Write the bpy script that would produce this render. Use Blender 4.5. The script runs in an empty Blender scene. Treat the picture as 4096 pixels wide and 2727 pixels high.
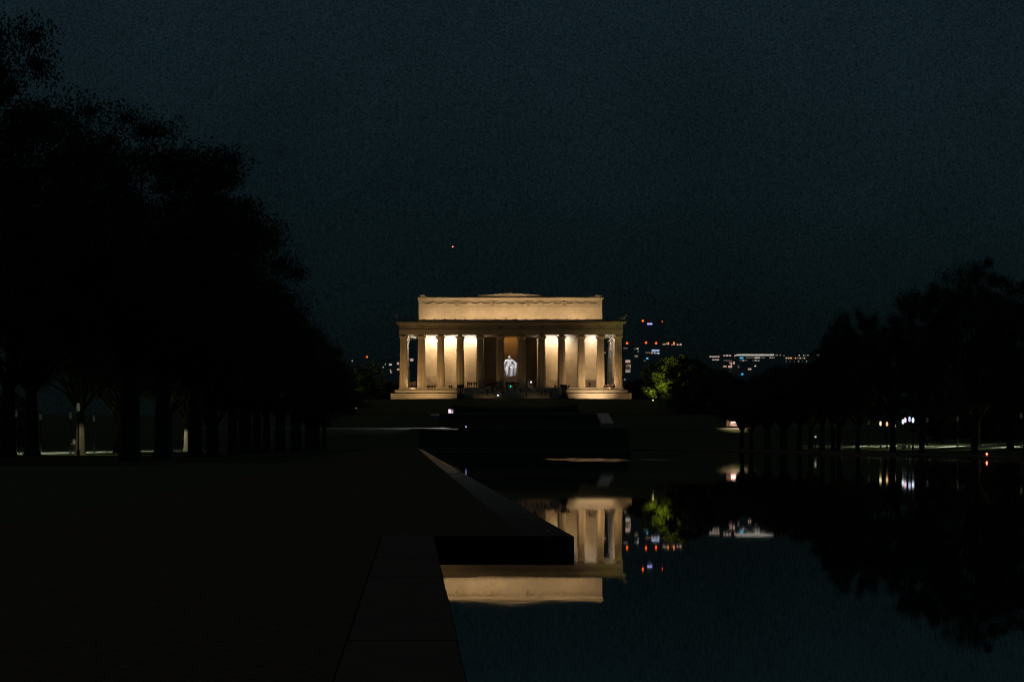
import bpy, bmesh, math, random
import numpy as np
from mathutils import Vector, Matrix

S = bpy.context.scene
COL = S.collection
rng = random.Random(7)

# ------------------------------------------------------------------ camera
CAMH = 1.08                      # metres above the pool coping
F = 12028.0                      # focal length in photo pixels (photo is 4096 wide)
VPX, HORY = 1649.0, 1774.6       # where the pool's axis meets the horizon in the photo
cd = bpy.data.cameras.new("camera")
cam = bpy.data.objects.new("camera", cd)
COL.objects.link(cam)
cam.location = (0, 0, CAMH)
cam.rotation_euler = (math.pi / 2, 0, 0)
cd.sensor_width = 36.0
cd.lens = 36.0 * F / 4096
cd.shift_x = (2048 - VPX) / 4096
cd.shift_y = (HORY - 1363.5) / 4096
cd.clip_start = 0.1
cd.clip_end = 20000
S.camera = cam

# ------------------------------------------------------------------ night sky
wd = bpy.data.worlds.new("World")
S.world = wd
wd.use_nodes = True
nt = wd.node_tree
nt.nodes.clear()
wo = nt.nodes.new("ShaderNodeOutputWorld")
bg = nt.nodes.new("ShaderNodeBackground")
tc = nt.nodes.new("ShaderNodeTexCoord")
sx = nt.nodes.new("ShaderNodeSeparateXYZ")
mp = nt.nodes.new("ShaderNodeMapRange")
mp.inputs[1].default_value = 0.0
mp.inputs[2].default_value = 0.5
rp = nt.nodes.new("ShaderNodeValToRGB")
cr = rp.color_ramp
cr.elements[0].position = 0.0
cr.elements[0].color = (0.0017, 0.0026, 0.0028, 1)
cr.elements[1].position = 1.0
cr.elements[1].color = (0.0058, 0.0120, 0.0164, 1)
e = cr.elements.new(0.07); e.color = (0.0020, 0.0043, 0.0046, 1)
e = cr.elements.new(0.16); e.color = (0.0033, 0.0078, 0.0098, 1)
e = cr.elements.new(0.29); e.color = (0.0046, 0.0103, 0.0136, 1)
nz = nt.nodes.new("ShaderNodeTexNoise")
nz.inputs["Scale"].default_value = 9.0
nz.inputs["Detail"].default_value = 3.0
m2 = nt.nodes.new("ShaderNodeMapRange")
m2.inputs[1].default_value = 0.3; m2.inputs[2].default_value = 0.7
m2.inputs[3].default_value = 0.8; m2.inputs[4].default_value = 1.2
nf = nt.nodes.new("ShaderNodeTexNoise")
nf.inputs["Scale"].default_value = 1500.0
nf.inputs["Detail"].default_value = 1.0
m3 = nt.nodes.new("ShaderNodeMapRange")
m3.inputs[1].default_value = 0.25; m3.inputs[2].default_value = 0.75
m3.inputs[3].default_value = 0.62; m3.inputs[4].default_value = 1.62
mm = nt.nodes.new("ShaderNodeMath"); mm.operation = 'MULTIPLY'
nt.links.new(tc.outputs["Generated"], nf.inputs["Vector"])
nt.links.new(nf.outputs["Fac"], m3.inputs[0])
nt.links.new(m3.outputs[0], mm.inputs[1])
nt.links.new(tc.outputs["Generated"], sx.inputs[0])
nt.links.new(sx.outputs[2], mp.inputs[0])
nt.links.new(mp.outputs[0], rp.inputs[0])
nt.links.new(tc.outputs["Generated"], nz.inputs["Vector"])
nt.links.new(nz.outputs["Fac"], m2.inputs[0])
nt.links.new(rp.outputs[0], bg.inputs[0])
nt.links.new(m2.outputs[0], mm.inputs[0])
nt.links.new(mm.outputs[0], bg.inputs[1])
nt.links.new(bg.outputs[0], wo.inputs[0])

ml = bpy.data.lights.new("ground_fill_sun", 'SUN')  # weak warm sun added to lift the dark ground; no moon is known
ml.energy = 0.075
ml.color = (1.0, 0.82, 0.66)
ml.angle = math.radians(0.5)
mo = bpy.data.objects.new("ground_fill_sun", ml)
COL.objects.link(mo)
mo.rotation_euler = Vector((0.25, -0.55, -0.80)).to_track_quat('-Z', 'Y').to_euler()

S.view_settings.view_transform = 'Standard'
S.view_settings.look = 'None'
S.view_settings.gamma = 1.0
S.view_settings.exposure = 0.0
S.view_settings.use_curve_mapping = False
S.render.engine = 'CYCLES'
S.cycles.use_denoising = True
S.cycles.denoising_prefilter = 'ACCURATE'
S.cycles.use_adaptive_sampling = False
S.cycles.max_bounces = 5
S.cycles.diffuse_bounces = 3
S.cycles.glossy_bounces = 3
S.cycles.sample_clamp_indirect = 3.0
S.cycles.use_light_tree = True
S.cycles.pixel_filter_type = 'BLACKMAN_HARRIS'
S.cycles.filter_width = 1.1

# ------------------------------------------------------------------ helpers
def px(x, y, D):
    """a point of the photograph (4096 px wide) at depth D, in metres"""
    return Vector(((x - VPX) * D / F, D, CAMH + (HORY - y) * D / F))

def tag(o, label=None, cat=None, group=None, kind=None):
    if label: o["label"] = label
    if cat: o["category"] = cat
    if group: o["group"] = group
    if kind: o["kind"] = kind
    return o

def empty(name, loc=(0, 0, 0), rz=0.0):
    o = bpy.data.objects.new(name, None)
    COL.objects.link(o)
    o.location = loc
    o.rotation_euler = (0, 0, rz)
    o.empty_display_size = 0.2
    return o

class MB:
    def __init__(s):
        s.v = []; s.f = []
    def add(s, vs, fs):
        n = len(s.v)
        s.v += [tuple(p) for p in vs]
        s.f += [tuple(i + n for i in f) for f in fs]
        return s
    def box(s, x0, x1, y0, y1, z0, z1):
        return s.add([(x0, y0, z0), (x1, y0, z0), (x1, y1, z0), (x0, y1, z0),
                      (x0, y0, z1), (x1, y0, z1), (x1, y1, z1), (x0, y1, z1)],
                     [(0, 3, 2, 1), (4, 5, 6, 7), (0, 1, 5, 4), (1, 2, 6, 5), (2, 3, 7, 6), (3, 0, 4, 7)])
    def lathe(s, prof, seg=20, cx=0, cy=0, flute=0.0, cap=True):
        n = len(s.v)
        for r, z in prof:
            for k in range(seg):
                a = 2 * math.pi * k / seg
                rr = r * (1 - flute) if (flute and k % 2) else r
                s.v.append((cx + rr * math.cos(a), cy + rr * math.sin(a), z))
        for i in range(len(prof) - 1):
            for k in range(seg):
                a = n + i * seg + k; b = n + i * seg + (k + 1) % seg
                s.f.append((a, b, b + seg, a + seg))
        if cap:
            s.f.append(tuple(n + k for k in range(seg))[::-1])
            m = n + (len(prof) - 1) * seg
            s.f.append(tuple(m + k for k in range(seg)))
        return s
    def tube(s, pts, rad, seg=6, cap=True):
        pts = [Vector(p) for p in pts]
        n0 = len(s.v)
        for i, p in enumerate(pts):
            d = (pts[min(i + 1, len(pts) - 1)] - pts[max(i - 1, 0)])
            d = d.normalized() if d.length > 1e-9 else Vector((0, 0, 1))
            a = d.cross(Vector((0, 0, 1)) if abs(d.z) < 0.9 else Vector((1, 0, 0))).normalized()
            b = d.cross(a)
            r = rad[i] if isinstance(rad, (list, tuple)) else rad
            for k in range(seg):
                t = 2 * math.pi * k / seg
                s.v.append(tuple(p + a * (r * math.cos(t)) + b * (r * math.sin(t))))
        for i in range(len(pts) - 1):
            for k in range(seg):
                a = n0 + i * seg + k; b = n0 + i * seg + (k + 1) % seg
                s.f.append((a, b, b + seg, a + seg))
        if cap:
            s.f.append(tuple(n0 + k for k in range(seg))[::-1])
            m = n0 + (len(pts) - 1) * seg
            s.f.append(tuple(m + k for k in range(seg)))
        return s
    def ring_loft(s, prof, hx, y0, y1, inner):
        """rectangular ring (plan hx wide each side, y0..y1): outer profile [(offset,z)], closed on a vertical inner face"""
        rows = [(o, z) for o, z in prof] + [(-inner, prof[-1][1]), (-inner, prof[0][1])]
        n = len(s.v); m = len(rows)
        for o, z in rows:
            s.v += [(-hx - o, y0 - o, z), (hx + o, y0 - o, z), (hx + o, y1 + o, z), (-hx - o, y1 + o, z)]
        for i in range(m):
            j = (i + 1) % m
            for k in range(4):
                l = (k + 1) % 4
                s.f.append((n + i * 4 + k, n + i * 4 + l, n + j * 4 + l, n + j * 4 + k))
        return s
    def mesh(s, name, mat=None, smooth=False):
        me = bpy.data.meshes.new(name)
        me.from_pydata(s.v, [], s.f)
        me.validate()
        bm = bmesh.new(); bm.from_mesh(me)
        bmesh.ops.recalc_face_normals(bm, faces=bm.faces)
        bm.to_mesh(me); bm.free()
        if mat: me.materials.append(mat)
        if smooth:
            me.polygons.foreach_set("use_smooth", [True] * len(me.polygons))
        return me
    def build(s, name, mat=None, parent=None, loc=None, smooth=False):
        o = bpy.data.objects.new(name, s.mesh(name, mat, smooth))
        COL.objects.link(o)
        if parent: o.parent = parent
        if loc is not None: o.location = loc
        return o

def inst(name, me, parent=None, loc=(0, 0, 0), rz=0.0, sc=(1, 1, 1)):
    o = bpy.data.objects.new(name, me)
    COL.objects.link(o)
    if parent: o.parent = parent
    o.location = loc; o.rotation_euler = (0, 0, rz); o.scale = sc
    return o

def aim(o, target):
    d = Vector(target) - Vector(o.location)
    o.rotation_euler = d.to_track_quat('-Z', 'Y').to_euler()

def light(name, kind, loc, energy, color, target=None, parent=None, size=0.3, size_y=None, angle=60, blend=0.5, world_target=True):
    ld = bpy.data.lights.new(name, kind)
    ld.energy = energy; ld.color = color
    if kind == 'AREA':
        ld.size = size
        if size_y:
            ld.shape = 'RECTANGLE'; ld.size_y = size_y
    else:
        ld.shadow_soft_size = size
    if kind == 'SPOT':
        ld.spot_size = math.radians(angle); ld.spot_blend = blend
    o = bpy.data.objects.new(name, ld)
    COL.objects.link(o)
    o.location = loc
    if target is not None: aim(o, target)
    if parent: o.parent = parent
    return o

# ------------------------------------------------------------------ materials
def pmat(name, color, rough=0.7, noise=0.0, nscale=1.0, color2=None, bump=0.0, bscale=8.0, spec=0.3, metal=0.0):
    m = bpy.data.materials.new(name)
    m.use_nodes = True
    t = m.node_tree; b = t.nodes["Principled BSDF"]
    b.inputs["Roughness"].default_value = rough
    b.inputs["Metallic"].default_value = metal
    b.inputs["Specular IOR Level"].default_value = spec
    b.inputs["Base Color"].default_value = (*color, 1)
    co = t.nodes.new("ShaderNodeTexCoord")
    if color2 is not None:
        n = t.nodes.new("ShaderNodeTexNoise")
        n.inputs["Scale"].default_value = nscale; n.inputs["Detail"].default_value = 6
        n.inputs["Roughness"].default_value = 0.65
        r = t.nodes.new("ShaderNodeValToRGB")
        r.color_ramp.elements[0].position = 0.32; r.color_ramp.elements[1].position = 0.68
        r.color_ramp.elements[0].color = (*color, 1); r.color_ramp.elements[1].color = (*color2, 1)
        t.links.new(co.outputs["Object"], n.inputs["Vector"])
        t.links.new(n.outputs["Fac"], r.inputs[0])
        t.links.new(r.outputs[0], b.inputs["Base Color"])
    if bump > 0:
        n2 = t.nodes.new("ShaderNodeTexNoise")
        n2.inputs["Scale"].default_value = bscale; n2.inputs["Detail"].default_value = 4
        bp = t.nodes.new("ShaderNodeBump")
        bp.inputs["Distance"].default_value = bump
        t.links.new(co.outputs["Object"], n2.inputs["Vector"])
        t.links.new(n2.outputs["Fac"], bp.inputs["Height"])
        t.links.new(bp.outputs[0], b.inputs["Normal"])
    return m

def emat(name, color, strength):
    m = bpy.data.materials.new(name)
    m.use_nodes = True
    t = m.node_tree; b = t.nodes["Principled BSDF"]
    b.inputs["Base Color"].default_value = (0.02, 0.02, 0.02, 1)
    b.inputs["Emission Color"].default_value = (*color, 1)
    b.inputs["Emission Strength"].default_value = strength
    return m

def ashlar(name, c1, c2, bw, bh, off=0.5, stain=0.5):
    """marble wall in courses: block tone, thin joints, weather staining"""
    m = bpy.data.materials.new(name)
    m.use_nodes = True
    t = m.node_tree; b = t.nodes["Principled BSDF"]
    b.inputs["Roughness"].default_value = 0.6
    b.inputs["Specular IOR Level"].default_value = 0.25
    co = t.nodes.new("ShaderNodeTexCoord")
    mpn = t.nodes.new("ShaderNodeMapping")
    mpn.inputs["Rotation"].default_value = (math.pi / 2, 0, 0)
    br = t.nodes.new("ShaderNodeTexBrick")
    br.inputs["Color1"].default_value = (*c1, 1); br.inputs["Color2"].default_value = (*c2, 1)
    br.inputs["Mortar"].default_value = (c1[0] * .62, c1[1] * .6, c1[2] * .58, 1)
    br.inputs["Scale"].default_value = 1.0
    br.inputs["Mortar Size"].default_value = 0.012
    br.inputs["Brick Width"].default_value = bw; br.inputs["Row Height"].default_value = bh
    n = t.nodes.new("ShaderNodeTexNoise")
    n.inputs["Scale"].default_value = 0.22; n.inputs["Detail"].default_value = 7; n.inputs["Roughness"].default_value = 0.6
    mr = t.nodes.new("ShaderNodeMapRange")
    mr.inputs[1].default_value = 0.35; mr.inputs[2].default_value = 0.65
    mr.inputs[3].default_value = 1 - stain * 0.5; mr.inputs[4].default_value = 1.0
    mx = t.nodes.new("ShaderNodeMix"); mx.data_type = 'RGBA'; mx.blend_type = 'MULTIPLY'
    mx.inputs[0].default_value = 1.0
    cb = t.nodes.new("ShaderNodeCombineColor")
    t.links.new(co.outputs["Object"], mpn.inputs[0])
    t.links.new(mpn.outputs[0], br.inputs["Vector"])
    t.links.new(co.outputs["Object"], n.inputs["Vector"])
    t.links.new(n.outputs["Fac"], mr.inputs[0])
    for i in range(3): t.links.new(mr.outputs[0], cb.inputs[i])
    t.links.new(br.outputs["Color"], mx.inputs[6])
    t.links.new(cb.outputs[0], mx.inputs[7])
    t.links.new(mx.outputs[2], b.inputs["Base Color"])
    n2 = t.nodes.new("ShaderNodeTexNoise"); n2.inputs["Scale"].default_value = 14; n2.inputs["Detail"].default_value = 3
    bp = t.nodes.new("ShaderNodeBump"); bp.inputs["Distance"].default_value = 0.01
    t.links.new(co.outputs["Object"], n2.inputs["Vector"])
    t.links.new(n2.outputs["Fac"], bp.inputs["Height"])
    t.links.new(bp.outputs[0], b.inputs["Normal"])
    return m

MARBLE = ashlar("marble_wall", (0.60, 0.54, 0.44), (0.55, 0.49, 0.39), 2.1, 0.75)
MARBLE_SHAFT = pmat("marble_shaft", (0.54, 0.47, 0.36), 0.6, color2=(0.43, 0.36, 0.26), nscale=0.5, bump=0.01, bscale=10)
MARBLE_TRIM = pmat("marble_trim", (0.47, 0.41, 0.31), 0.6, color2=(0.36, 0.31, 0.23), nscale=0.35, bump=0.012, bscale=9)
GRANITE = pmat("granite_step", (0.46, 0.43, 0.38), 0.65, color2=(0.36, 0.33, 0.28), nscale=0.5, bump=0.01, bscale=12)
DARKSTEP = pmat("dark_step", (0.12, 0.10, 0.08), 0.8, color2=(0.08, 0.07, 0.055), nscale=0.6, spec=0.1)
LIMESTONE = pmat("interior_limestone", (0.42, 0.35, 0.26), 0.7, color2=(0.36, 0.29, 0.20), nscale=0.6)
STATUE = pmat("statue_marble", (0.80, 0.79, 0.80), 0.5, color2=(0.70, 0.69, 0.70), nscale=1.2, bump=0.02, bscale=3)
PAVING = pmat("paving", (0.115, 0.085, 0.060), 0.8, color2=(0.018, 0.015, 0.011), nscale=14, bump=0.01, bscale=20, spec=0.05)
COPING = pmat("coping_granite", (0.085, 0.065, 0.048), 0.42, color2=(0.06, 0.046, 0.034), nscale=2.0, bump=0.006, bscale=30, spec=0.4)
ASPHALT = pmat("asphalt", (0.05, 0.05, 0.05), 0.85, color2=(0.035, 0.035, 0.036), nscale=2.0)
GRASS = pmat("grass", (0.072, 0.092, 0.034), 0.9, color2=(0.018, 0.030, 0.010), nscale=3.5, bump=0.06, bscale=9, spec=0.1)
LEAF = pmat("leaf", (0.050, 0.082, 0.020), 0.65, color2=(0.028, 0.052, 0.012), nscale=0.7, spec=0.2)
LEAF_LIGHT = pmat("leaf_light", (0.080, 0.110, 0.012), 0.6, color2=(0.040, 0.070, 0.008), nscale=0.8, spec=0.2)
BARK = pmat("bark", (0.10, 0.075, 0.05), 0.9, color2=(0.05, 0.04, 0.028), nscale=3.0, bump=0.03, bscale=6)
BRONZE = pmat("dark_metal", (0.03, 0.03, 0.03), 0.45, metal=0.6)
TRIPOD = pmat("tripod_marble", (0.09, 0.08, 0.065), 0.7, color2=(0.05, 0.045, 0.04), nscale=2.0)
CONCRETE = pmat("facade_concrete", (0.20, 0.20, 0.20), 0.8, color2=(0.15, 0.15, 0.15), nscale=0.05)
SKIN = pmat("skin", (0.35, 0.22, 0.16), 0.6)
HAIR = pmat("hair", (0.02, 0.015, 0.012), 0.6)
CLOTHS = [pmat("cloth_dark_blue", (0.02, 0.025, 0.05), 0.85), pmat("cloth_black", (0.014, 0.014, 0.014), 0.85),
          pmat("cloth_grey", (0.07, 0.07, 0.07), 0.85), pmat("cloth_brown", (0.06, 0.035, 0.02), 0.85),
          pmat("cloth_white", (0.5, 0.5, 0.48), 0.85), pmat("cloth_red", (0.12, 0.02, 0.02), 0.85)]

# ------------------------------------------------------------------ memorial frame of reference
AX, AY, FLOOR = 25.3, 771.0, 15.4      # middle of the front column line, its floor height
ROT = -0.0136
def W(x, y, z):
    c, s_ = math.cos(ROT), math.sin(ROT)
    return Vector((AX + x * c - y * s_, AY + x * s_ + y * c, FLOOR + z))

# ------------------------------------------------------------------ the ground
def sm(t):
    t = max(0.0, min(1.0, t)); return t * t * (3 - 2 * t)
PROF = [(620, -0.03), (624, 0.0), (641, 4.3), (661, 4.4), (688, 7.8), (9000, 7.8)]
def H(x, y):
    u = x - 25.3
    if y <= 620:
        z = -0.03
        if x > 62: z = -0.03 + 1.5 * sm((x - 62) / 36)
        if x < -45: z = -0.03 + 0.35 * sm((-45 - x) / 20)
        return z
    z = 7.8
    for (a, za), (b, zb) in zip(PROF, PROF[1:]):
        if a <= y <= b:
            z = za + (zb - za) * (y - a) / (b - a); break
    z *= 1 - 0.6 * sm((abs(u) - 110) / 150)
    if x > 62 and y < 640:
        z = max(z, -.03 + 1.5 * sm((x - 62) / 36))
    r = math.hypot(u, y - 788)
    z += 4.37 * sm((88 - r) / 36)
    return z

PL0, PL1, PR0, PR1 = 0.255, 1.90, 48.9, 50.5       # near / main pool edges
PY0, PYM, PYE = -25.0, 35.3, 618.0
WZ = -0.171
xs = sorted(set([-7000, -2500, -1000, -600, -400, -300, -240, -200, -170] + [x for x in range(-150, 0, 6)] +
                [PL0 - 0.25, PL1 - 0.25, 8, 14, 20, 26, 32, 38, 44, PR0 + 0.25, PR1 + 0.25, 56] + [x for x in range(62, 200, 6)] +
                [230, 270, 330, 420, 600, 1000, 2500, 7000]))
ys = sorted(set([-400, -100, PY0 - 0.25, 0, 15, PYM - 0.25, 60, 100, 150, 200, 250, 300, 350, 400, 450, 500, 550, 590, PYE + 0.25, 620, 624] +
                [628, 632, 636, 641, 648, 655, 661] + list(range(666, 690, 4)) + list(range(690, 900, 5)) +
                [920, 950, 1000, 1100, 1300, 1700, 2500, 4000, 9000]))
gv = []; gi = {}
for j, y in enumerate(ys):
    for i, x in enumerate(xs):
        gi[(i, j)] = len(gv); gv.append((x, y, H(x, y)))
gf = []
for j in range(len(ys) - 1):
    for i in range(len(xs) - 1):
        cx, cy = (xs[i] + xs[i + 1]) / 2, (ys[j] + ys[j + 1]) / 2
        if PY0 - .25 < cy < PYM - .25 and PL0 - .25 < cx < PR1 + .25: continue
        if PYM - .25 < cy < PYE + .25 and PL1 - .25 < cx < PR0 + .25: continue
        gf.append((gi[(i, j)], gi[(i + 1, j)], gi[(i + 1, j + 1)], gi[(i, j + 1)]))
g = MB(); g.v = gv; g.f = gf
ground = g.build("ground", GRASS, smooth=True)
tag(ground, "dark grass ground around the pool and rising to the memorial", kind="structure")

# water
def water_mat():
    m = bpy.data.materials.new("pool_water")
    m.use_nodes = True
    t = m.node_tree; b = t.nodes["Principled BSDF"]
    b.inputs["Base Color"].default_value = (0.004, 0.006, 0.006, 1)
    b.inputs["IOR"].default_value = 1.33
    co = t.nodes.new("ShaderNodeTexCoord")
    # calm water with a few wind-ruffled patches
    mpn = t.nodes.new("ShaderNodeMapping"); mpn.inputs["Scale"].default_value = (0.09, 0.012, 1)
    n1 = t.nodes.new("ShaderNodeTexNoise"); n1.inputs["Scale"].default_value = 1.0; n1.inputs["Detail"].default_value = 2
    r1 = t.nodes.new("ShaderNodeMapRange")
    r1.inputs[1].default_value = 0.45; r1.inputs[2].default_value = 0.75
    r1.inputs[3].default_value = 0.012; r1.inputs[4].default_value = 0.024
    n2 = t.nodes.new("ShaderNodeTexNoise"); n2.inputs["Scale"].default_value = 2.2; n2.inputs["Detail"].default_value = 3
    bp = t.nodes.new("ShaderNodeBump"); bp.inputs["Distance"].default_value = 0.0007
    t.links.new(co.outputs["Object"], mpn.inputs[0])
    t.links.new(mpn.outputs[0], n1.inputs["Vector"])
    t.links.new(n1.outputs["Fac"], r1.inputs[0])
    t.links.new(r1.outputs[0], b.inputs["Roughness"])
    t.links.new(co.outputs["Object"], n2.inputs["Vector"])
    t.links.new(n2.outputs["Fac"], bp.inputs["Height"])
    # the breeze ruffles the far water more than the sheltered near end
    sp = t.nodes.new("ShaderNodeSeparateXYZ"); r2 = t.nodes.new("ShaderNodeMapRange")
    r2.inputs[1].default_value = 40; r2.inputs[2].default_value = 260; r2.inputs[3].default_value = 0.22; r2.inputs[4].default_value = 1.0
    t.links.new(co.outputs["Object"], sp.inputs[0]); t.links.new(sp.outputs[1], r2.inputs[0]); t.links.new(r2.outputs[0], bp.inputs["Strength"])
    t.links.new(bp.outputs[0], b.inputs["Normal"])
    return m
WATER = water_mat()
w = MB()
w.add([(PL0 - .1, PY0 - .1, WZ), (PR1 + .1, PY0 - .1, WZ), (PR1 + .1, PYM, WZ), (PL0 - .1, PYM, WZ)], [(0, 1, 2, 3)])
w.add([(PL1 - .1, PYM, WZ), (PR0 + .1, PYM, WZ), (PR0 + .1, PYE + .1, WZ), (PL1 - .1, PYE + .1, WZ)], [(0, 1, 2, 3)])
tag(w.build("water", WATER), "still black water of the long reflecting pool", kind="structure")

# a gust-ruffled patch on the far part of the pool, a film of rougher water a few mm above
def ruffle_mat():
    m = bpy.data.materials.new("ruffled_water")
    m.use_nodes = True
    t = m.node_tree; b = t.nodes["Principled BSDF"]
    b.inputs["Base Color"].default_value = (0.004, 0.006, 0.006, 1)
    b.inputs["IOR"].default_value = 1.33
    b.inputs["Roughness"].default_value = 0.12
    return m
RUFFLE = ruffle_mat()
def ruffle(x0, x1, y0, y1, seed):
    r = random.Random(seed); q = MB(); n = 26
    cx, cy = (x0 + x1) / 2, (y0 + y1) / 2
    vs = [(cx, cy, WZ + .004)]
    for k in range(n):
        a = 2 * math.pi * k / n; s = r.uniform(.75, 1.1)
        vs.append((cx + math.cos(a) * s * (x1 - x0) / 2, cy + math.sin(a) * s * (y1 - y0) / 2, WZ + .004))
    q.add(vs, [(0, k + 1, (k + 1) % n + 1) for k in range(n)])
    o = q.build("water_ripples", RUFFLE)
    return tag(o, kind="structure")
tag(ruffle(10.6, 17.6, 210, 266, 3), "wind-ruffled streak on the water shining tan with the memorial's light")
tag(ruffle(17.9, 21.2, 226, 254, 4), "smaller faint ruffled streak on the water beside the tan one")

# coping round the pool
c = MB()
cw = 0.62
c.box(PL0 - cw + .02, PL0 - .02, PY0 - cw, PYM + .60, -0.7, -.28)
c.box(PR1, PR1 + cw, PY0 - cw, PYM + .62, -0.7, 0.0)
c.box(PL0 - .02, PL1 - .02, PYM + .02, PYM + cw, -0.7, -.28)
c.box(PR0, PR1, PYM, PYM + cw, -0.7, -0.002)
c.box(PL1 - cw + .02, PL1 - .02, PYM + cw, PYE + cw, -0.7, -.28)
c.box(PR0, PR0 + cw, PYM + cw, PYE + cw, -0.7, 0.0)
c.box(PL1, PR0, PYE, PYE + cw, -0.7, -0.002)
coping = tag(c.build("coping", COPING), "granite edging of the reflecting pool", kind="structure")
# the near side is laid in separate stones with open joints
cs = random.Random(21)
stone_me = MB().add([(-.5, -.5, -.28), (.5, -.5, -.28), (.5, .5, -.28), (-.5, .5, -.28), (-.5, -.5, -.015), (.5, -.5, -.015), (.5, .5, -.015), (-.5, .5, -.015),
                     (-.48, -.495, 0), (.48, -.495, 0), (.48, .495, 0), (-.48, .495, 0)],
                    [(0, 3, 2, 1), (0, 1, 5, 4), (1, 2, 6, 5), (2, 3, 7, 6), (3, 0, 4, 7), (4, 5, 9, 8), (5, 6, 10, 9), (6, 7, 11, 10), (7, 4, 8, 11), (8, 9, 10, 11)]).mesh("coping_stone", COPING)
def coping_stone(x0, x1, y0, y1):
    inst("coping_stone", stone_me, coping, ((x0 + x1) / 2 + cs.uniform(-.003, .003), (y0 + y1) / 2, cs.uniform(-.004, 0)), cs.uniform(-.0012, .0012), (x1 - x0, y1 - y0 - .014, 1))
y = PY0 - cw
while y < PYM - .1:
    y1 = min(y + 2.01, PYM); coping_stone(PL0 - cw, PL0, y, y1); y = y1
coping_stone(PL0 - cw, PL0 + .30, PYM, PYM + cw); coping_stone(PL0 + .30, PL1 - cw, PYM, PYM + cw); coping_stone(PL1 - cw, PL1, PYM, PYM + cw)
y = PYM + cw
while y < PYE + cw - .1:
    y1 = min(y + 2.4, PYE + cw); coping_stone(PL1 - cw, PL1, y, y1); y = y1

# walks beside the pool, the lit path to the right, the plaza, the road
p = MB()
p.add([(-5.5, -60, -.003), (PL0 - cw, -60, -.003), (PL0 - cw, PYM, -.003), (-5.5, PYM, -.003)], [(0, 1, 2, 3)])
p.add([(-5.5, PYM, -.003), (PL1 - cw, PYM, -.003), (PL1 - cw, 618, -.003), (-5.5, 618, -.003)], [(0, 1, 2, 3)])
p.add([(PR0 + cw, PYM, -.003), (56, PYM, -.003), (56, 618, -.003), (PR0 + cw, 618, -.003)], [(0, 1, 2, 3)])
tag(p.build("walkway", PAVING), "paved walks along both edges of the pool", kind="structure")
def sheen_far(m, y0, y1, r0, r1):
    t = m.node_tree; b = t.nodes["Principled BSDF"]
    co = t.nodes.new("ShaderNodeNewGeometry"); sp = t.nodes.new("ShaderNodeSeparateXYZ"); r = t.nodes.new("ShaderNodeMapRange")
    r.inputs[1].default_value = y0; r.inputs[2].default_value = y1; r.inputs[3].default_value = r0; r.inputs[4].default_value = r1
    t.links.new(co.outputs["Position"], sp.inputs[0]); t.links.new(sp.outputs[1], r.inputs[0]); t.links.new(r.outputs[0], b.inputs["Roughness"])
    r2 = t.nodes.new("ShaderNodeMapRange")
    r2.inputs[1].default_value = y0; r2.inputs[2].default_value = y1; r2.inputs[3].default_value = .04; r2.inputs[4].default_value = .6
    t.links.new(sp.outputs[1], r2.inputs[0]); t.links.new(r2.outputs[0], b.inputs["Specular IOR Level"])
sheen_far(COPING, 40, 120, .62, .22)  # far coping set smoother and glossier to put a sheen there
PATH = pmat("path_concrete", (0.42, 0.41, 0.36), 0.8, color2=(0.33, 0.32, 0.28), nscale=1.0)
p = MB()
for (xa, xb) in ((77, 81), (-47, -38)):
    yy = [150 + 20 * k for k in range(24)]
    vs = []
    for y in yy: vs += [(xa, y, H(xa, y) + .02), (xb, y, H(xb, y) + .02)]
    p.add(vs, [(2 * k, 2 * k + 1, 2 * k + 3, 2 * k + 2) for k in range(len(yy) - 1)])
tag(p.build("path", PATH), "pale footpaths under the trees on either side", kind="structure")
PALE = pmat("pale_kerb_stone", (0.52, 0.46, 0.37), 0.8, color2=(0.40, 0.35, 0.28), nscale=0.8, spec=0.1)
p = MB()
p.box(-45, 110, 641.0, 661.5, 4.0, 4.43)
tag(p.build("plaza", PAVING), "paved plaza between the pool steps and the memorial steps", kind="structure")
p = MB()
p.box(-45, 110, 640.2, 640.98, 3.9, 4.5)
tag(p.build("kerb", PALE), "long pale stone kerb at the plaza's edge", kind="structure")
p = MB(); p.box(PL1 - cw, PR0 + cw, 619.4, 620.0, -.3, .24)
tag(p.build("kerb", PALE), "low pale kerb across the far end of the pool", kind="structure")
p = MB(); p.box(8, 40, 688.4, 688.95, 7.5, 8.1)
tag(p.build("kerb", PALE), "low pale kerb at the head of the plaza steps", kind="structure")
p = MB()
p.box(-40, 100, 689, 700, 7.6, 7.87)
tag(p.build("road", ASPHALT), "dark circle road before the memorial's terrace", kind="structure")

def stairs(name, hx, ya, za, yb, zb, n, mat, label, rot=True):
    """n steps rising from (ya, za) to (yb, zb), local to the memorial's axis"""
    q = MB(); d = (yb - ya) / n; h = (zb - za) / n
    prof = []
    for k in range(n):
        prof += [(ya + d * k, za + h * k), (ya + d * k, za + h * (k + 1))]
    prof.append((yb, zb))
    m = len(prof); vs = []
    for y, z in prof: vs += [tuple(W(-hx, y, z)), tuple(W(hx, y, z))]
    fs = [(2 * k, 2 * k + 1, 2 * k + 3, 2 * k + 2) for k in range(m - 1)]
    vs += [tuple(W(-hx, yb, za - .6)), tuple(W(hx, yb, za - .6)), tuple(W(-hx, ya, za - .6)), tuple(W(hx, ya, za - .6))]
    fs += [tuple([2 * k for k in range(m)] + [2 * m, 2 * m + 2]), tuple([2 * k + 1 for k in range(m)] + [2 * m + 1, 2 * m + 3])[::-1]]
    fs.append((0, 1, 2 * m + 3, 2 * m + 2)[::-1])
    q.add(vs, fs)
    return tag(q.build(name, mat), label, kind="structure")
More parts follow.
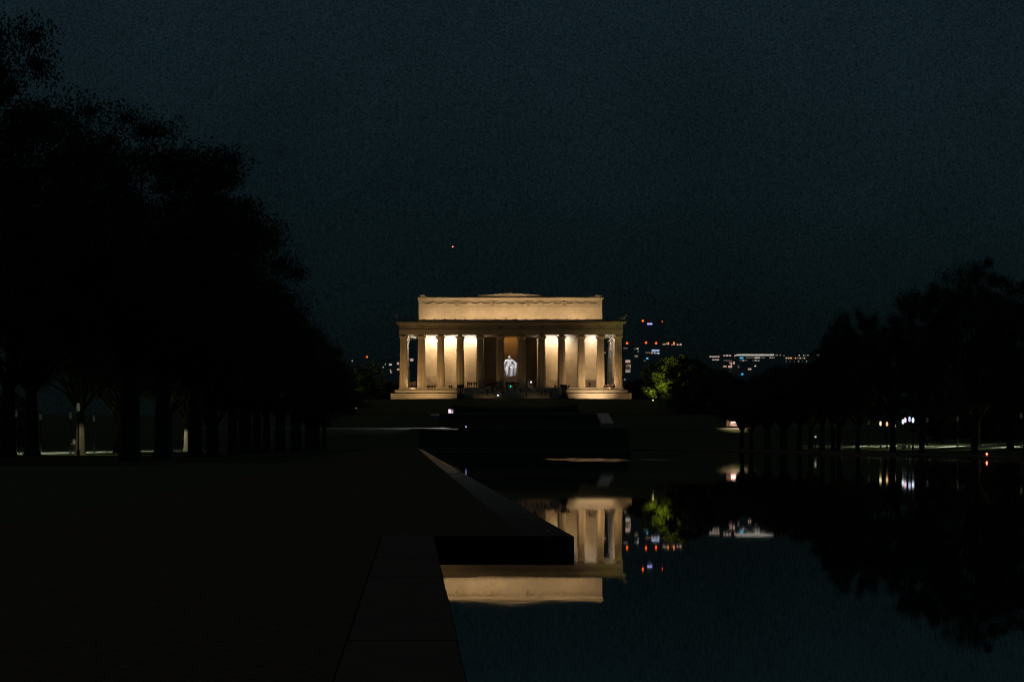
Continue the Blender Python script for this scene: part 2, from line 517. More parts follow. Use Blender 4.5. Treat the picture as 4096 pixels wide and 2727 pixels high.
stairs("stairs", 22, 623 - AY, 0.0 - FLOOR, 640.3 - AY, 4.4 - FLOOR, 27, COPING, "broad dark steps rising from the pool to the plaza")
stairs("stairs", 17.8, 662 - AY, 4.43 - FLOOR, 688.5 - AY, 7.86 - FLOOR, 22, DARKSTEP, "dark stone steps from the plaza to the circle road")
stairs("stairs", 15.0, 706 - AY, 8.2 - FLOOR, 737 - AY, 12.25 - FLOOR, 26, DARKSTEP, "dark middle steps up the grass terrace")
stairs("stairs", 11.85, -18.6, -3.2, -3.52, 0.0, 20, GRANITE, "wide front steps up to the memorial's columns")

# ------------------------------------------------------------------ the memorial
M = empty("memorial_building", tuple(W(0, 0, 0)), ROT)
tag(M, "floodlit marble memorial temple with twelve front columns and a tall attic", "memorial")
def part(mb, name, mat, parent=M, smooth=False, label=None):
    o = mb.build(name, mat, parent, smooth=smooth)
    if label: o["label"] = label
    return o

# stylobate: three tiers
for k, (hx, y0, y1, z0, z1) in enumerate(((30.75, -3.5, 37.6, -3.6, -1.42), (29.75, -2.4, 36.5, -1.42, -0.58), (28.75, -1.3, 35.4, -0.58, 0.0))):
    t = MB()
    t.box(-hx, hx, y0, y1, z0 + .26, z1 - 0.08)
    t.box(-hx - .04, hx + .04, y0 - .04, y1 + .04, z1 - 0.08, z1)
    t.box(-hx + .7, hx - .7, y0 + .7, y1 - .7, z0, z0 + .26)
    part(t, "step_tier", GRANITE)

# columns
CX = [-27.5, -22.95, -18.0, -13.0, -7.87, -2.72, 2.72, 7.87, 13.0, 18.0, 22.95, 27.5]
CY = [0, 4.55, 9.6, 14.6, 19.6, 24.6, 29.6, 34.1]
def rcol(t): return 1.10 - 0.235 * (t ** 1.25)
shaft_me = MB().lathe([(rcol(k / 8), 12.38 * k / 8) for k in range(9)], 40, flute=0.13).mesh("shaft", MARBLE_SHAFT)
cap_mb = MB().lathe([(0.87, 12.38), (0.89, 12.47), (0.86, 12.5), (0.98, 12.66), (1.10, 12.84), (1.17, 12.98)], 32)
cap_me = cap_mb.mesh("capital", MARBLE_SHAFT)
ab_me = MB().box(-1.19, 1.19, -1.19, 1.19, 12.98, 13.28).box(-0.70, 0.70, -0.70, 0.70, 13.28, 13.60).mesh("abacus", MARBLE_SHAFT)
def column(x, y):
    o = inst("column", shaft_me, M, (x, y, 0))
    inst("capital", cap_me, o); inst("abacus", ab_me, o)
for x in CX:
    column(x, 0)
for x in (CX[0], CX[-1]):
    for y in CY[1:]: column(x, y)
for x in CX[1:-1]:
    column(x, CY[-1])

# entablature
HX, EY0, EY1 = 28.62, -1.12, 35.22
CWX = 22.7
a = MB().ring_loft([(0, 13.60), (0, 14.2), (.03, 14.21), (.03, 14.86)], HX, EY0, EY1, 2.2)
part(a, "architrave", MARBLE_TRIM)
a = MB().ring_loft([(.12, 14.862), (.12, 14.99)], HX, EY0, EY1, 2.2)
part(a, "fillet", MARBLE_TRIM)
a = MB().ring_loft([(0, 14.992), (0, 15.75), (.0, 16.02)], HX, EY0, EY1, 2.2)
part(a, "frieze", MARBLE_TRIM)
a = MB().ring_loft([(.04, 16.022), (.18, 16.2), (.42, 16.36), (.72, 16.5), (.80, 16.52), (.80, 16.86), (.86, 16.88), (.86, 16.98)], HX, EY0, EY1, 2.2)
part(a, "cornice", MARBLE_TRIM)
a = MB().ring_loft([(-.45, 16.982), (-.42, 17.3), (-.38, 17.46)], HX, EY0, EY1, 2.2)
part(a, "gutter", MARBLE_TRIM)
# colonnade ceiling and roof terrace
cl_ = MB().box(-HX + .05, HX - .05, EY0 + .1, 7.3, 15.1, 15.3).box(-HX + .05, HX - .05, 27.7, EY1 - .1, 15.1, 15.3).box(-HX + .05, -CWX, 7.3, 27.7, 15.1, 15.3).box(CWX, HX - .05, 7.3, 27.7, 15.1, 15.3)
part(cl_, "ceiling", MARBLE_TRIM)
cl_ = MB().box(-HX + 2, HX - 2, EY0 + 2, 7.0, 17.0, 17.2).box(-HX + 2, HX - 2, 27.2, EY1 - 2, 17.0, 17.2).box(-HX + 2, -23.7, 7.0, 27.2, 17.0, 17.2).box(23.7, HX - 2, 7.0, 27.2, 17.0, 17.2)
part(cl_, "roof_terrace", GRANITE)
# ceiling beams over every column
bmb = MB().box(-0.45, 0.45, 1.0, 6.4, 13.75, 15.1).mesh("ceiling_beam", MARBLE_TRIM)
for x in CX[1:-1]:
    inst("ceiling_beam", bmb, M, (x, 0, 0))
bmb2 = MB().box(-27.0, -23.0, -0.45, 0.45, 13.75, 15.1).mesh("ceiling_beam", MARBLE_TRIM)
for y in CY[1:-1]:
    inst("ceiling_beam", bmb2, M, (0, y, 0)); inst("ceiling_beam", bmb2, M, (50.0, y, 0))

# antefixes along the eaves
ant = MB()
pts = [(-.22, 0), (.22, 0), (.24, .18), (.17, .36), (0, .46), (-.17, .36), (-.24, .18)]
ant.add([(x, -.1, z) for x, z in pts] + [(x, .1, z) for x, z in pts],
        [tuple(range(7)), tuple(range(13, 6, -1))] + [(k, k + 7, (k + 1) % 7 + 7, (k + 1) % 7) for k in range(7)])
ant_me = ant.mesh("antefix", MARBLE_TRIM)
na = 22
for k in range(na):
    x = -27.4 + 54.8 * k / (na - 1)
    inst("antefix", ant_me, M, (x, -.6, 17.46))
for k in range(1, 14):
    y = -.6 + 35.3 * k / 14
    inst("antefix", ant_me, M, (-28.1, y, 17.46), math.pi / 2); inst("antefix", ant_me, M, (28.1, y, 17.46), math.pi / 2)

# corner acroteria: curling palmettes
for sgn in (-1, 1):
    q = MB()
    for (lx, hz, cu) in ((0.75, 1.75, .45), (0.35, 1.2, .3), (-0.4, 1.35, -.25), (-0.9, .8, -.35)):
        pt = []
        for k in range(9):
            t = k / 8
            pt.append((sgn * (0.15 + lx * t ** 1.6 + cu * max(0, t - .7) * 1.5), 0.15 * t, hz * math.sin(t * 1.9) / math.sin(1.5) * (.95 if t < .85 else .9)))
        q.tube(pt, [.16, .15, .14, .13, .12, .11, .11, .14, .10], 6)
    q.box(-.45, .45, -.3, .3, -.02, .22)
    o = part(q, "acroterion", MARBLE_TRIM)
    o.location = (sgn * 28.75, -1.1, 16.99)

# wreaths on the frieze, one above each front column
wr = MB()
n = 22
for rr, tt in ((.50, .085), (.33, .06)):
    wr.tube([(rr * math.cos(2 * math.pi * k / n), 0, rr * math.sin(2 * math.pi * k / n)) for k in range(n + 1)], tt, 6, cap=False)
for k in range(14):
    aa = 2 * math.pi * k / 14
    ca, sa = math.cos(aa), math.sin(aa)
    b0 = Vector((.50 * ca, -.05, .50 * sa)); tn = Vector((-sa, 0, ca)); nn = Vector((ca, 0, sa))
    for s_ in (-1, 1):
        tip = b0 + tn * .16 + nn * .13 * s_
        wr.add([b0 - tn * .05, b0 + nn * .05 * s_ + tn * .08, tip, b0 + tn * .1 - nn * .01], [(0, 1, 2, 3)])
wr_me = wr.mesh("wreath", MARBLE_TRIM)
for x in CX:
    inst("wreath", wr_me, M, (x, EY0 - .05, 15.5))

# cella: front wall with its wide opening, side and rear walls
CW, CF, CB = 23.5, 6.5, 27.6
OPN = 6.85
wl = MB()
wl.box(-CW, -OPN, CF, CF + .9, 0, 15.1); wl.box(OPN, CW, CF, CF + .9, 0, 15.1)
wl.box(-OPN, OPN, CF, CF + .9, 13.3, 15.1)
wl.box(-CW, -CW + .9, CF + .9, CB, 0, 15.1); wl.box(CW - .9, CW, CF + .9, CB, 0, 15.1)
wl.box(-CW, CW, CB, CB + .9, 0, 15.1)
part(wl, "wall", MARBLE)
bs = MB().box(-CW - .12, -OPN, CF - .12, CF - .002, 0.002, .55).box(OPN, CW + .12, CF - .12, CF - .002, 0.002, .55)
part(bs, "wall_base", MARBLE_TRIM)
# central hall
hl = MB()
hl.box(-9.3, -9.0, CF + .91, 25.0, 0.0, 18.2); hl.box(9.0, 9.3, CF + .91, 25.0, 0.0, 18.2)
hl.box(-9.3, 9.3, 25.0, 25.4, 0, 18.2); hl.box(-9.3, 9.3, CF + .91, 25.4, 18.2, 18.5)
part(hl, "hall_wall", LIMESTONE)
part(MB().box(-9, 9, CF - .3, 25, 0.0, .02), "hall_floor", LIMESTONE)
icol = MB().lathe([(0.95, 0), (0.95, .3), (.8, .4), (.78, 6), (.7, 12.4), (.95, 12.8), (.95, 13.28)], 24).mesh("inner_column", MARBLE_SHAFT)
for x in (-2.72, 2.72): inst("inner_column", icol, M, (x, CF + .45, .021))
icol2 = MB().lathe([(0.85, 0), (0.85, .3), (.72, .4), (.7, 6), (.62, 13), (.85, 13.5), (.85, 14)], 16).mesh("inner_column", LIMESTONE)
for y in (11, 15, 19, 23):
    for x in (-8.0, 8.0): inst("inner_column", icol2, M, (x, y, .021))

# attic
AF, AB = 7.0, 27.2
AH = 23.74
at = MB().box(-AH, AH, AF, AF + .8, 15.12, 21.1).box(-AH, AH, AB - .8, AB, 15.12, 21.1).box(-AH, -AH + .8, AF + .8, AB - .8, 15.12, 21.1).box(AH - .8, AH, AF + .8, AB - .8, 15.12, 21.1)
part(at, "attic_wall", MARBLE)
part(MB().box(-AH - .05, AH + .05, AF - .05, AB + .05, 21.1, 21.22), "attic_fillet", MARBLE_TRIM)
part(MB().box(-AH, AH, AF, AB, 21.22, 22.8), "attic_frieze", MARBLE)
part(MB().ring_loft([(0.02, 22.802), (.12, 22.95), (.28, 23.12), (.30, 23.2), (.30, 23.4), (.38, 23.5)], AH, AF, AB, 1.5), "attic_cornice", MARBLE)
part(MB().box(-AH + .5, AH - .5, AF + 1.6, AB - 1.6, 23.0, 23.98), "parapet", MARBLE_TRIM)
blk = MB().box(-.8, .8, -.5, .5, 0, .14).mesh("parapet_block", MARBLE)
for x in (-22.9, 22.9): inst("parapet_block", blk, M, (x, AF + .9, 23.98))
# festoons and ornaments of the attic frieze
sw = MB()
n = 14
sw.tube([(-1.48 + 2.96 * k / n, -.10, -.62 * (1 - (2 * k / n - 1) ** 2)) for k in range(n + 1)],
        [.10 + .09 * (1 - (2 * k / n - 1) ** 2) for k in range(n + 1)], 6)
sw_me = sw.mesh("festoon", MARBLE_TRIM)
orn = MB()
for s_ in (-1, 1):
    orn.tube([(0.05 * s_, 0, -.15), (.45 * s_, -.06, .05), (.85 * s_, -.08, .12), (1.0 * s_, -.05, -.12)], [.13, .15, .12, .05], 6)
    orn.tube([(.15 * s_, 0, -.3), (.42 * s_, -.05, -.65), (.3 * s_, -.05, -.95)], [.1, .1, .05], 6)
orn.lathe([(.05, -.75), (.18, -.55), (.2, -.2), (.12, .05), (.1, .2), (.02, .3)], 8)
orn.tube([(.36 * math.cos(2 * math.pi * k / 12), -.04, -.95 + .2 * math.sin(2 * math.pi * k / 12)) for k in range(13)], .06, 5, cap=False)
orn_me = orn.mesh("eagle_ornament", MARBLE_TRIM)
OX = [-23.0, -13.8, -4.6, 4.6, 13.8, 23.0]
for i, x in enumerate(OX):
    if 0 < i < 5: inst("eagle_ornament", orn_me, M, (x, AF - .08, 22.35))
for i in range(5):
    for k in (-1, 0, 1):
        inst("festoon", sw_me, M, ((OX[i] + OX[i + 1]) / 2 + 2.98 * k, AF - .02, 22.42))
# low glazed lantern on the roof
ro = MB()
ro.add([(-8.2, 0, 0), (8.2, 0, 0), (8.2, 8, 0), (-8.2, 8, 0), (-8.2, 0, .42), (0, 0, .95), (8.2, 0, .42), (-8.2, 8, .42), (0, 8, .95), (8.2, 8, .42)],
       [(0, 1, 6, 5, 4), (3, 7, 8, 9, 2), (4, 5, 8, 7), (5, 6, 9, 8), (0, 4, 7, 3), (1, 2, 9, 6)])
o = part(ro, "roof_lantern", MARBLE); o.location = (0, 13, 23.99)

# cheek blocks beside the front steps
for s_ in (-1, 1):
    q = MB().box(-.95, .95, -9.0, -3.56, -3.3, -.05).box(-1.05, 1.05, -9.1, -3.56, -.05, .06).box(-.95, .95, -17.0, -9.0, -3.3, -1.9).box(-1.05, 1.05, -17.1, -9.1, -1.9, -1.8)
    o = part(q, "cheek_block", GRANITE); o.location = (s_ * 12.95, 0, 0)

# ------------------------------------------------------------------ seated statue
def skin_mesh(name, joints, bones, radii, subdiv=1, root=0):
    me = bpy.data.meshes.new(name + "_sk")
    me.from_pydata([tuple(j) for j in joints], bones, [])
    o = bpy.data.objects.new(name + "_sk", me)
    COL.objects.link(o)
    md = o.modifiers.new("skin", 'SKIN'); md.use_smooth_shade = True
    for i, r in enumerate(radii):
        sv = me.skin_vertices[0].data[i]
        sv.radius = (r, r) if not isinstance(r, tuple) else r
        sv.use_root = (i == root)
    sd = o.modifiers.new("sub", 'SUBSURF'); sd.levels = subdiv; sd.render_levels = subdiv
    dg = bpy.context.evaluated_depsgraph_get()
    out = bpy.data.meshes.new_from_object(o.evaluated_get(dg))
    out.name = name
    bpy.data.objects.remove(o); bpy.data.meshes.remove(me)
    return out

SY = 19.0
ST = empty("seated_statue", tuple(W(0, SY, 0.03)), ROT)
tag(ST, "huge white marble statue of a seated figure in an armchair inside the hall", "statue")
ped = MB().box(-2.7, 2.7, -2.7, 2.2, 0, .35).box(-2.5, 2.5, -2.5, 2.0, .35, 2.95).box(-2.65, 2.65, -2.65, 2.15, 2.95, 3.3)
o = ped.build("pedestal", pmat("pedestal_marble", (0.62, 0.54, 0.50), 0.6, color2=(.5, .44, .40), nscale=.8), ST)
ch = MB()
ch.box(-2.05, 2.05, 1.0, 1.6, 0, 3.7)
for s_ in (-1, 1):
    x0, x1 = sorted((s_ * 1.4, s_ * 2.1))
    ch.box(x0, x1, -1.7, 1.0, 0, 2.0); ch.box(x0 - .06, x1 + .06, -1.85, 1.0, 2.0, 2.25)
    ch.lathe([(.26, 0), (.26, 2.0)], 12, s_ * 1.75, -1.75)
ch.box(-1.4, 1.4, -.6, 1.0, 0, 1.75)
o = ch.build("armchair", STATUE, ST); o.location = (0, 0, 3.3)
k = 4.15
J = [(0, .02, .52), (0, .06, .70), (0, .08, .90), (0, .06, 1.02), (0, .02, 1.10), (0, -.01, 1.18), (0, -.03, 1.26), (0, -.02, 1.33),
     (.10, .0, .51), (.135, -.26, .53), (.15, -.42, .49), (.15, -.43, .28), (.15, -.44, .06), (.16, -.56, .03),
     (-.10, .0, .51), (-.135, -.26, .53), (-.145, -.46, .50), (-.15, -.50, .28), (-.15, -.52, .06), (-.16, -.64, .03),
     (.20, .06, 1.00), (.33, .02, .88), (.40, -.05, .70), (.40, -.28, .62), (.40, -.42, .60), (.39, -.50, .56),
     (-.20, .06, 1.00), (-.32, .02, .88), (-.40, -.05, .72), (-.40, -.28, .62), (-.40, -.42, .60), (-.39, -.50, .57)]
B = [(0, 1), (1, 2), (2, 3), (3, 4), (4, 5), (5, 6), (6, 7), (0, 8), (8, 9), (9, 10), (10, 11), (11, 12), (12, 13), (0, 14), (14, 15), (15, 16), (16, 17), (17, 18), (18, 19),
     (3, 20), (20, 21), (21, 22), (22, 23), (23, 24), (24, 25), (3, 26), (26, 27), (27, 28), (28, 29), (29, 30), (30, 31)]
R = [.17, .165, .18, .14, .075, .072, .086, .07, .12, .10, .085, .075, .065, .045, .12, .10, .085, .075, .065, .045,
     .09, .085, .075, .06, .045, .035, .09, .085, .075, .06, .045, .035]
fig = skin_mesh("figure", [Vector(j) * k for j in J], B, [r * k for r in R], 2)
fig.materials.append(STATUE)
o = inst("figure", fig, ST, (0, .55, 3.3))
q = MB()   # open coat hanging over the thighs, lapels, 
for s_ in (-1, 1):
    q.add([(s_ * .1, -.72, 3.3), (s_ * .75, -.5, 3.5), (s_ * .95, -.35, 2.0), (s_ * .95, -1.7, 1.9), (s_ * .85, -1.75, .7), (s_ * .35, -1.2, 2.2)],
          [(0, 1, 2, 5), (5, 2, 3), (3, 4, 5)])
o = q.build("coat_folds", STATUE, ST, (0, .55, 3.3))

# ------------------------------------------------------------------ floodlighting of the memorial
WARM = (1.0, 0.60, 0.24)
WARM2 = (1.0, 0.66, 0.34)
flood_house = MB().box(-.3, .3, -.18, .12, .06, .24).box(-.28, -.24, -.05, .05, -.2, .06).box(.24, .28, -.05, .05, -.2, .06).mesh("housing", BRONZE)
flood_lens = MB().box(-.27, .27, .121, .14, .09, .21).mesh("lens", emat("flood_lens", (1, .75, .42), 8))
def floodlight(x, y, z, energy, tgt, label, col=WARM, angle=88):
    loc = W(x, y, z)
    r = empty("floodlight", tuple(loc), math.atan2(-(W(*tgt) - loc).x, (W(*tgt) - loc).y))
    tag(r, label, "floodlight", "floodlights on the grass before the memorial")
    inst("housing", flood_house, r); inst("lens", flood_lens, r)
    l = light("flood_lamp", 'SPOT', tuple(loc + (W(*tgt) - loc).normalized() * .35 + Vector((0, 0, .16))), energy, col, tuple(W(*tgt)), size=.18, angle=angle, blend=1.0)
    return l
GZ = -3.2
floodlight(-20.5, -14, GZ, 3900, (-21, 0, 2.8), "floodlight on the grass before the left columns")
floodlight(21.5, -12, GZ, 6800, (21, 0, 1.5), "floodlight on the bright grass before the right columns", WARM2)
floodlight(-40, -15, GZ + .2, 6000, (-16, 0, 7), "floodlight on the grass beyond the memorial's left corner")
floodlight(40, -15, GZ + .2, 2800, (16, 0, 5), "floodlight on the grass beyond the memorial's right corner")

floodlight(-8, -27, GZ, 420, (-5, -9, -1.5), "small added light on the terrace brightening the left half of the steps", WARM, 44)  # these two are added to brighten the steps; no such lamps are known
floodlight(8, -27, GZ, 420, (5, -9, -1.5), "small added light on the terrace brightening the right half of the steps", WARM, 44)
# attic wall washers on the roof terrace
for i in range(8):
    x = -20.6 + 41.2 * i / 7
    light("attic_washer", 'AREA', tuple(W(x, 1.9, 17.7)), 235, WARM2, tuple(W(x, 7.0, 20.4)), size=4.6, size_y=.25)
light("lantern_washer", 'AREA', tuple(W(0, 10.2, 24.2)), 120, WARM2, tuple(W(0, 13, 24.6)), size=14, size_y=.15)
for x in (-22.9, 22.9):
    light("block_washer", 'AREA', tuple(W(x, AF - .1, 23.62)), 6, WARM2, tuple(W(x, AF + .5, 24.1)), size=1.4, size_y=.05)
# colonnade washers, high behind the front architrave
CWL = (1.0, 0.94, 0.86)
def washer(x, e):
    l = light("colonnade_washer", 'AREA', tuple(W(x, 4.0, 12.9)), e * .12, CWL, tuple(W(x, 6.5, 12.4)), size=.8, size_y=.2)
    l.data.spread = math.radians(115)
    l = light("colonnade_warm_fill", 'AREA', tuple(W(x, 3.1, 12.9)), e * .29, WARM2, tuple(W(x, 6.5, 6.8)), size=.8, size_y=.2)  # broad warm fill added to brighten the lower wall
    l.data.spread = math.radians(125)
for x, e in ((-21.6, 520), (-19.4, 520), (-16.6, 520), (-14.4, 520), (-11.5, 460), (-9.2, 520), (-7.2, 60),
             (9.2, 480), (11.7, 520), (14.4, 480), (21.4, 520), (19.6, 160), (7.2, 60)):
    washer(x, e)
for s_ in (-1, 1):
    for y in (3.0, 9, 16, 23):
        light("side_washer", 'AREA', tuple(W(s_ * 24.6, y, 13.4)), 110, CWL, tuple(W(s_ * 27.6, y + 1.5, 11.6)), size=1.2, size_y=.3)
    light("side_flood", 'SPOT', tuple(W(s_ * 25.0, -2.8, -.1)), 260, WARM2, tuple(W(s_ * 27.0, 12, 8)), size=.15, angle=80)
# hall lights
light("hall_washer", 'SPOT', tuple(W(0, 20.5, 17.6)), 1300, (1, .48, .10), tuple(W(0, 25, 13.0)), size=.4, angle=58, blend=1)
light("statue_spot", 'SPOT', tuple(W(-4.2, 9.5, 17.0)), 8000, (1, .95, .97), tuple(W(0, SY, 5.6)), size=.25, angle=22, blend=.4)
light("statue_spot", 'SPOT', tuple(W(3.6, 9.5, 17.0)), 1300, (1, .95, .97), tuple(W(0, SY, 5.8)), size=.25, angle=22, blend=.4)

# ------------------------------------------------------------------ marble tripods on their blocks
leg = None
def tripod(sgn, label):
    r = empty("stone_tripod", tuple(W(sgn * 12.95, -18.6, -3.25)), ROT)
    tag(r, label, "tripod", "stone tripods beside the front steps")
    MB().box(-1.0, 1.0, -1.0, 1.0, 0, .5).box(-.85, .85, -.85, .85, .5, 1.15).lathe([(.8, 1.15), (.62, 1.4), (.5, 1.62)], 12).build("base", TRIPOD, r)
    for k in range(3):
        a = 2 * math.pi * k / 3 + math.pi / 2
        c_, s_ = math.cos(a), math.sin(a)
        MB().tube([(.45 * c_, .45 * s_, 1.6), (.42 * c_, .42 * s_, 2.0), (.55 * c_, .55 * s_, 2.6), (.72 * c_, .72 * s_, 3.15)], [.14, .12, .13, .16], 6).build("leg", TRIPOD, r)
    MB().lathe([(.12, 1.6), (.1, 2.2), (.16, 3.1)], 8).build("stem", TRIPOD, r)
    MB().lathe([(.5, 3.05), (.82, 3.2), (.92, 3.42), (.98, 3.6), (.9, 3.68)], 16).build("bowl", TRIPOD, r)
tripod(-1, "dark stone tripod left of the memorial's front steps")
tripod(1, "dark stone tripod right of the memorial's front steps")

# sloping walls beside the plaza steps
for s_, lab in ((-1, "pale stone block ending the plaza steps at their left"), (1, "pale sloping stone wall ending the plaza steps at their right")):
    q = MB()
    x0, x1 = s_ * 18.0, s_ * (19.9 if s_ < 0 else 20.6)
    ya, yb = (662 - AY, 688 - AY)
    za = 4.4 - FLOOR; zt = 7.9 - FLOOR
    if s_ < 0:
        ya = 676 - AY
        vs = [W(x, y, z) for x in sorted((x0, x1)) for (y, z) in ((ya, za), (ya, 7.4 - FLOOR), (yb, zt), (yb, za))]
    else:
        vs = [W(x, y, z) for x in sorted((x0, x1)) for (y, z) in ((ya, za), (ya, 5.6 - FLOOR), (yb, zt + .2), (yb, za))]
    q.add(vs, [(0, 1, 2, 3), (7, 6, 5, 4), (0, 4, 5, 1), (1, 5, 6, 2), (2, 6, 7, 3), (3, 7, 4, 0)])
    tag(q.build("stone_cheek_wall", GRANITE), lab, "wall")

# ------------------------------------------------------------------ trees
def crown_mesh(name, seed, h, rad, zc, n_leaf, mat, size=.34, nclump=46, low=-.75):
    r = np.random.default_rng(seed)
    cl = []
    while len(cl) < nclump:
        d = r.normal(size=3); d /= np.linalg.norm(d)
        if d[2] < low: continue
        t = r.uniform(.35, 1.0) ** .6
        p = np.array([d[0] * rad * t, d[1] * rad * t, zc + d[2] * (h - zc) * t * .9 * (1 if d[2] > 0 else (.75 if low > -.9 else .92))])
        cl.append((p, r.uniform(.08, .21) * rad))
    per = n_leaf // nclump
    C = np.concatenate([np.repeat(p[None], per, 0) for p, _ in cl])
    Rd = np.concatenate([np.full(per, q) for _, q in cl])
    dv = r.normal(size=(len(C), 3)); dv /= np.linalg.norm(dv, axis=1)[:, None]
    P = C + dv * (Rd * r.uniform(.1, 1.15, len(C)))[:, None] * np.array([1.25, 1.25, .8])
    n = len(P)
    a = r.normal(size=(n, 3)); a /= np.linalg.norm(a, axis=1)[:, None]
    b = np.cross(a, r.normal(size=(n, 3))); b /= np.linalg.norm(b, axis=1)[:, None]
    s = (size * r.uniform(.5, 1.3, n))[:, None]
    v = np.stack([P - a * s, P - b * s * .55, P + a * s, P + b * s * .55], 1).reshape(-1, 3)
    me = bpy.data.meshes.new(name)
    me.vertices.add(4 * n); me.loops.add(4 * n); me.polygons.add(n)
    me.vertices.foreach_set("co", v.astype(np.float32).ravel())
    me.loops.foreach_set("vertex_index", np.arange(4 * n, dtype=np.int32))
    me.polygons.foreach_set("loop_start", np.arange(0, 4 * n, 4, dtype=np.int32))
    me.update()
    me.materials.append(mat)
    return me, [p for p, _ in cl]

def trunk_mesh(name, seed, zc, clumps, r0):
    r = random.Random(seed)
    q = MB()
    fork = zc * .42
    q.tube([(0, 0, -.4), (0, 0, .0), (.03, 0, .5), (.06, .02, fork * .6), (.1, .0, fork)], [r0 * 1.75, r0 * 1.45, r0 * 1.08, r0 * .92, r0 * .85], 10)
    for c_ in r.sample(clumps, min(13, len(clumps))):
        e_ = Vector(c_); s0 = Vector((.1, 0, fork - r.uniform(0, .4)))
        m1 = s0.lerp(e_, .35) + Vector((r.uniform(-.4, .4), r.uniform(-.4, .4), .9)); m2_ = s0.lerp(e_, .7) + Vector((0, 0, .5))
        q.tube([s0, m1, m2_, e_], [r0 * .45, r0 * .3, r0 * .17, .03], 5)
    return q.mesh(name, BARK, smooth=True)

TREES = []
for i in range(6):
    cm, cl = crown_mesh("crown", 100 + i, 20.0, 8.2, 12.2, 90000, LEAF, .095, 120 + 6 * i)
    TREES.append((trunk_mesh("trunk", 40 + i, 12.2, cl, .55), cm))
SMALL = []
for i in range(3):
    cm, cl = crown_mesh("crown", 300 + i, 12.0, 6.0, 5.0, 26000, LEAF_LIGHT, .18, 84, low=-1)
    SMALL.append((trunk_mesh("trunk", 60 + i, 4.0, cl, .3), cm))

def tree(x, y, h, label, group=None, var=None, kind=None, wide=1.0, rz=None, z=None, name="elm_tree"):
    pool = SMALL if kind == "small" else TREES
    base = 12.0 if kind == "small" else 20.0
    var = rng.randrange(len(pool)) if var is None else var % len(pool)
    tm, cm = pool[var]
    s = h / base
    r = empty(name, (x, y, (H(x, y) if z is None else z)), rng.uniform(0, 6.28) if rz is None else rz)
    r.scale = (s * wide, s * wide, s)
    tag(r, label, "tree", group)
    inst("trunk", tm, r); inst("crown", cm, r)
    return r

# left bank, front row: (photo px of trunk, depth, height)
ORD = ["nearest", "second", "third", "fourth", "fifth", "sixth", "seventh", "eighth", "ninth", "tenth", "eleventh", "twelfth",
       "thirteenth", "fourteenth", "fifteenth", "sixteenth", "seventeenth", "eighteenth", "nineteenth", "twentieth"]
left = [(-25.5, 172, 26.8), (-18.6, 198, 24.2), (-18.8, 226, 23.6), (-18.2, 252, 22.6)]
d = 276
while d < 610:
    left.append((-18.0 + rng.uniform(-.8, .8), d, rng.uniform(18.0, 20.0) - (d - 276) * .006)); d += 22
for i, (x, y, h) in enumerate(left):
    lab = ("tall dark elm, " + ORD[i] + " in the front row on the left bank") if i else "tallest dark elm, nearest in the front row on the left bank"
    tree(x, y, h, lab, "elms in the front row on the left bank", var=i, wide=(.78, .95, .92, .95)[i] if i < 4 else 1.05)
d = 185; i = 0
while d < 600:
    tree(-34 + rng.uniform(-2, 2), d, rng.uniform(19, 24) if d < 300 else rng.uniform(16, 18), "dark elm in the second row on the left bank, behind the front row",
         "elms in the second row on the left bank", var=i + 2)
    d += 30; i += 1
for i, (x, y, h) in enumerate(((-45, 205, 26), (-50, 250, 22), (-58, 310, 22))):
    tree(x, y, h, "dark elm deep behind the rows on the left bank", "elms behind the rows on the left bank", var=i)

# right bank, front row
right = [(63, 268, 19, .9), (61.5, 301, 18.2, .8), (61.5, 329, 22.2, .60), (61, 360, 20.9, .54), (62, 388, 17.0, .85), (60.0, 405, 20.3, .53), (59.5, 420, 19.0, .46), (62, 443, 16.4, .75),
         (63, 462, 15.3, 1), (63, 490, 15.4, 1), (64, 520, 15.0, 1.1), (65, 552, 14.2, 1.0), (66, 585, 12.8, 1.0), (67, 612, 13.6, 1.2)]
for i, (x, y, h, wd_) in enumerate(right):
    tree(x, y, h, "dark elm, " + ORD[i] + " in the front row on the right bank", "elms in the front row on the right bank", var=i + 1, wide=wd_)
d = 290; i = 0
while d < 620:
    tree(92 + rng.uniform(-2, 2), d, (rng.uniform(13, 14.5) if d < 420 else rng.uniform(10.5, 12.5)), "dark elm in the back row on the right bank, beyond the path",
         "elms in the back row on the right bank", var=i + 3)
    d += 32; i += 1

for i, (x, y, lab) in enumerate(((74, 372, "nearest the pool"), (76, 404, "second along the path"), (71, 500, "third along the path"), (71, 536, "fourth along the path"), (71, 572, "fifth along the path"), (72, 608, "farthest along the path"))):
    tree(x, y, 13.5 + .5 * (i % 2), "dark tree between the right front row and the path, " + lab, "dark trees along the right path", var=i + 2, wide=1.15)
# low leafy trees closing the view behind the rows
for i in range(17):
    y = 235 + 25 * i
    q_ = tree(-66 - 9 * (i % 2) - .05 * (y - 235), y, rng.uniform(9, 11.5), "low leafy tree closing the view behind the left rows", "low trees behind the left rows", var=i, kind="small", wide=1.35, name="broadleaf_tree")
for i in range(15):
    y = 300 + 22 * i
    tree(106 + 8 * (i % 2), y, rng.uniform(8.5, 10.5), "low leafy tree closing the view behind the right rows", "low trees behind the right rows", var=i, kind="small", wide=1.3, name="broadleaf_tree")
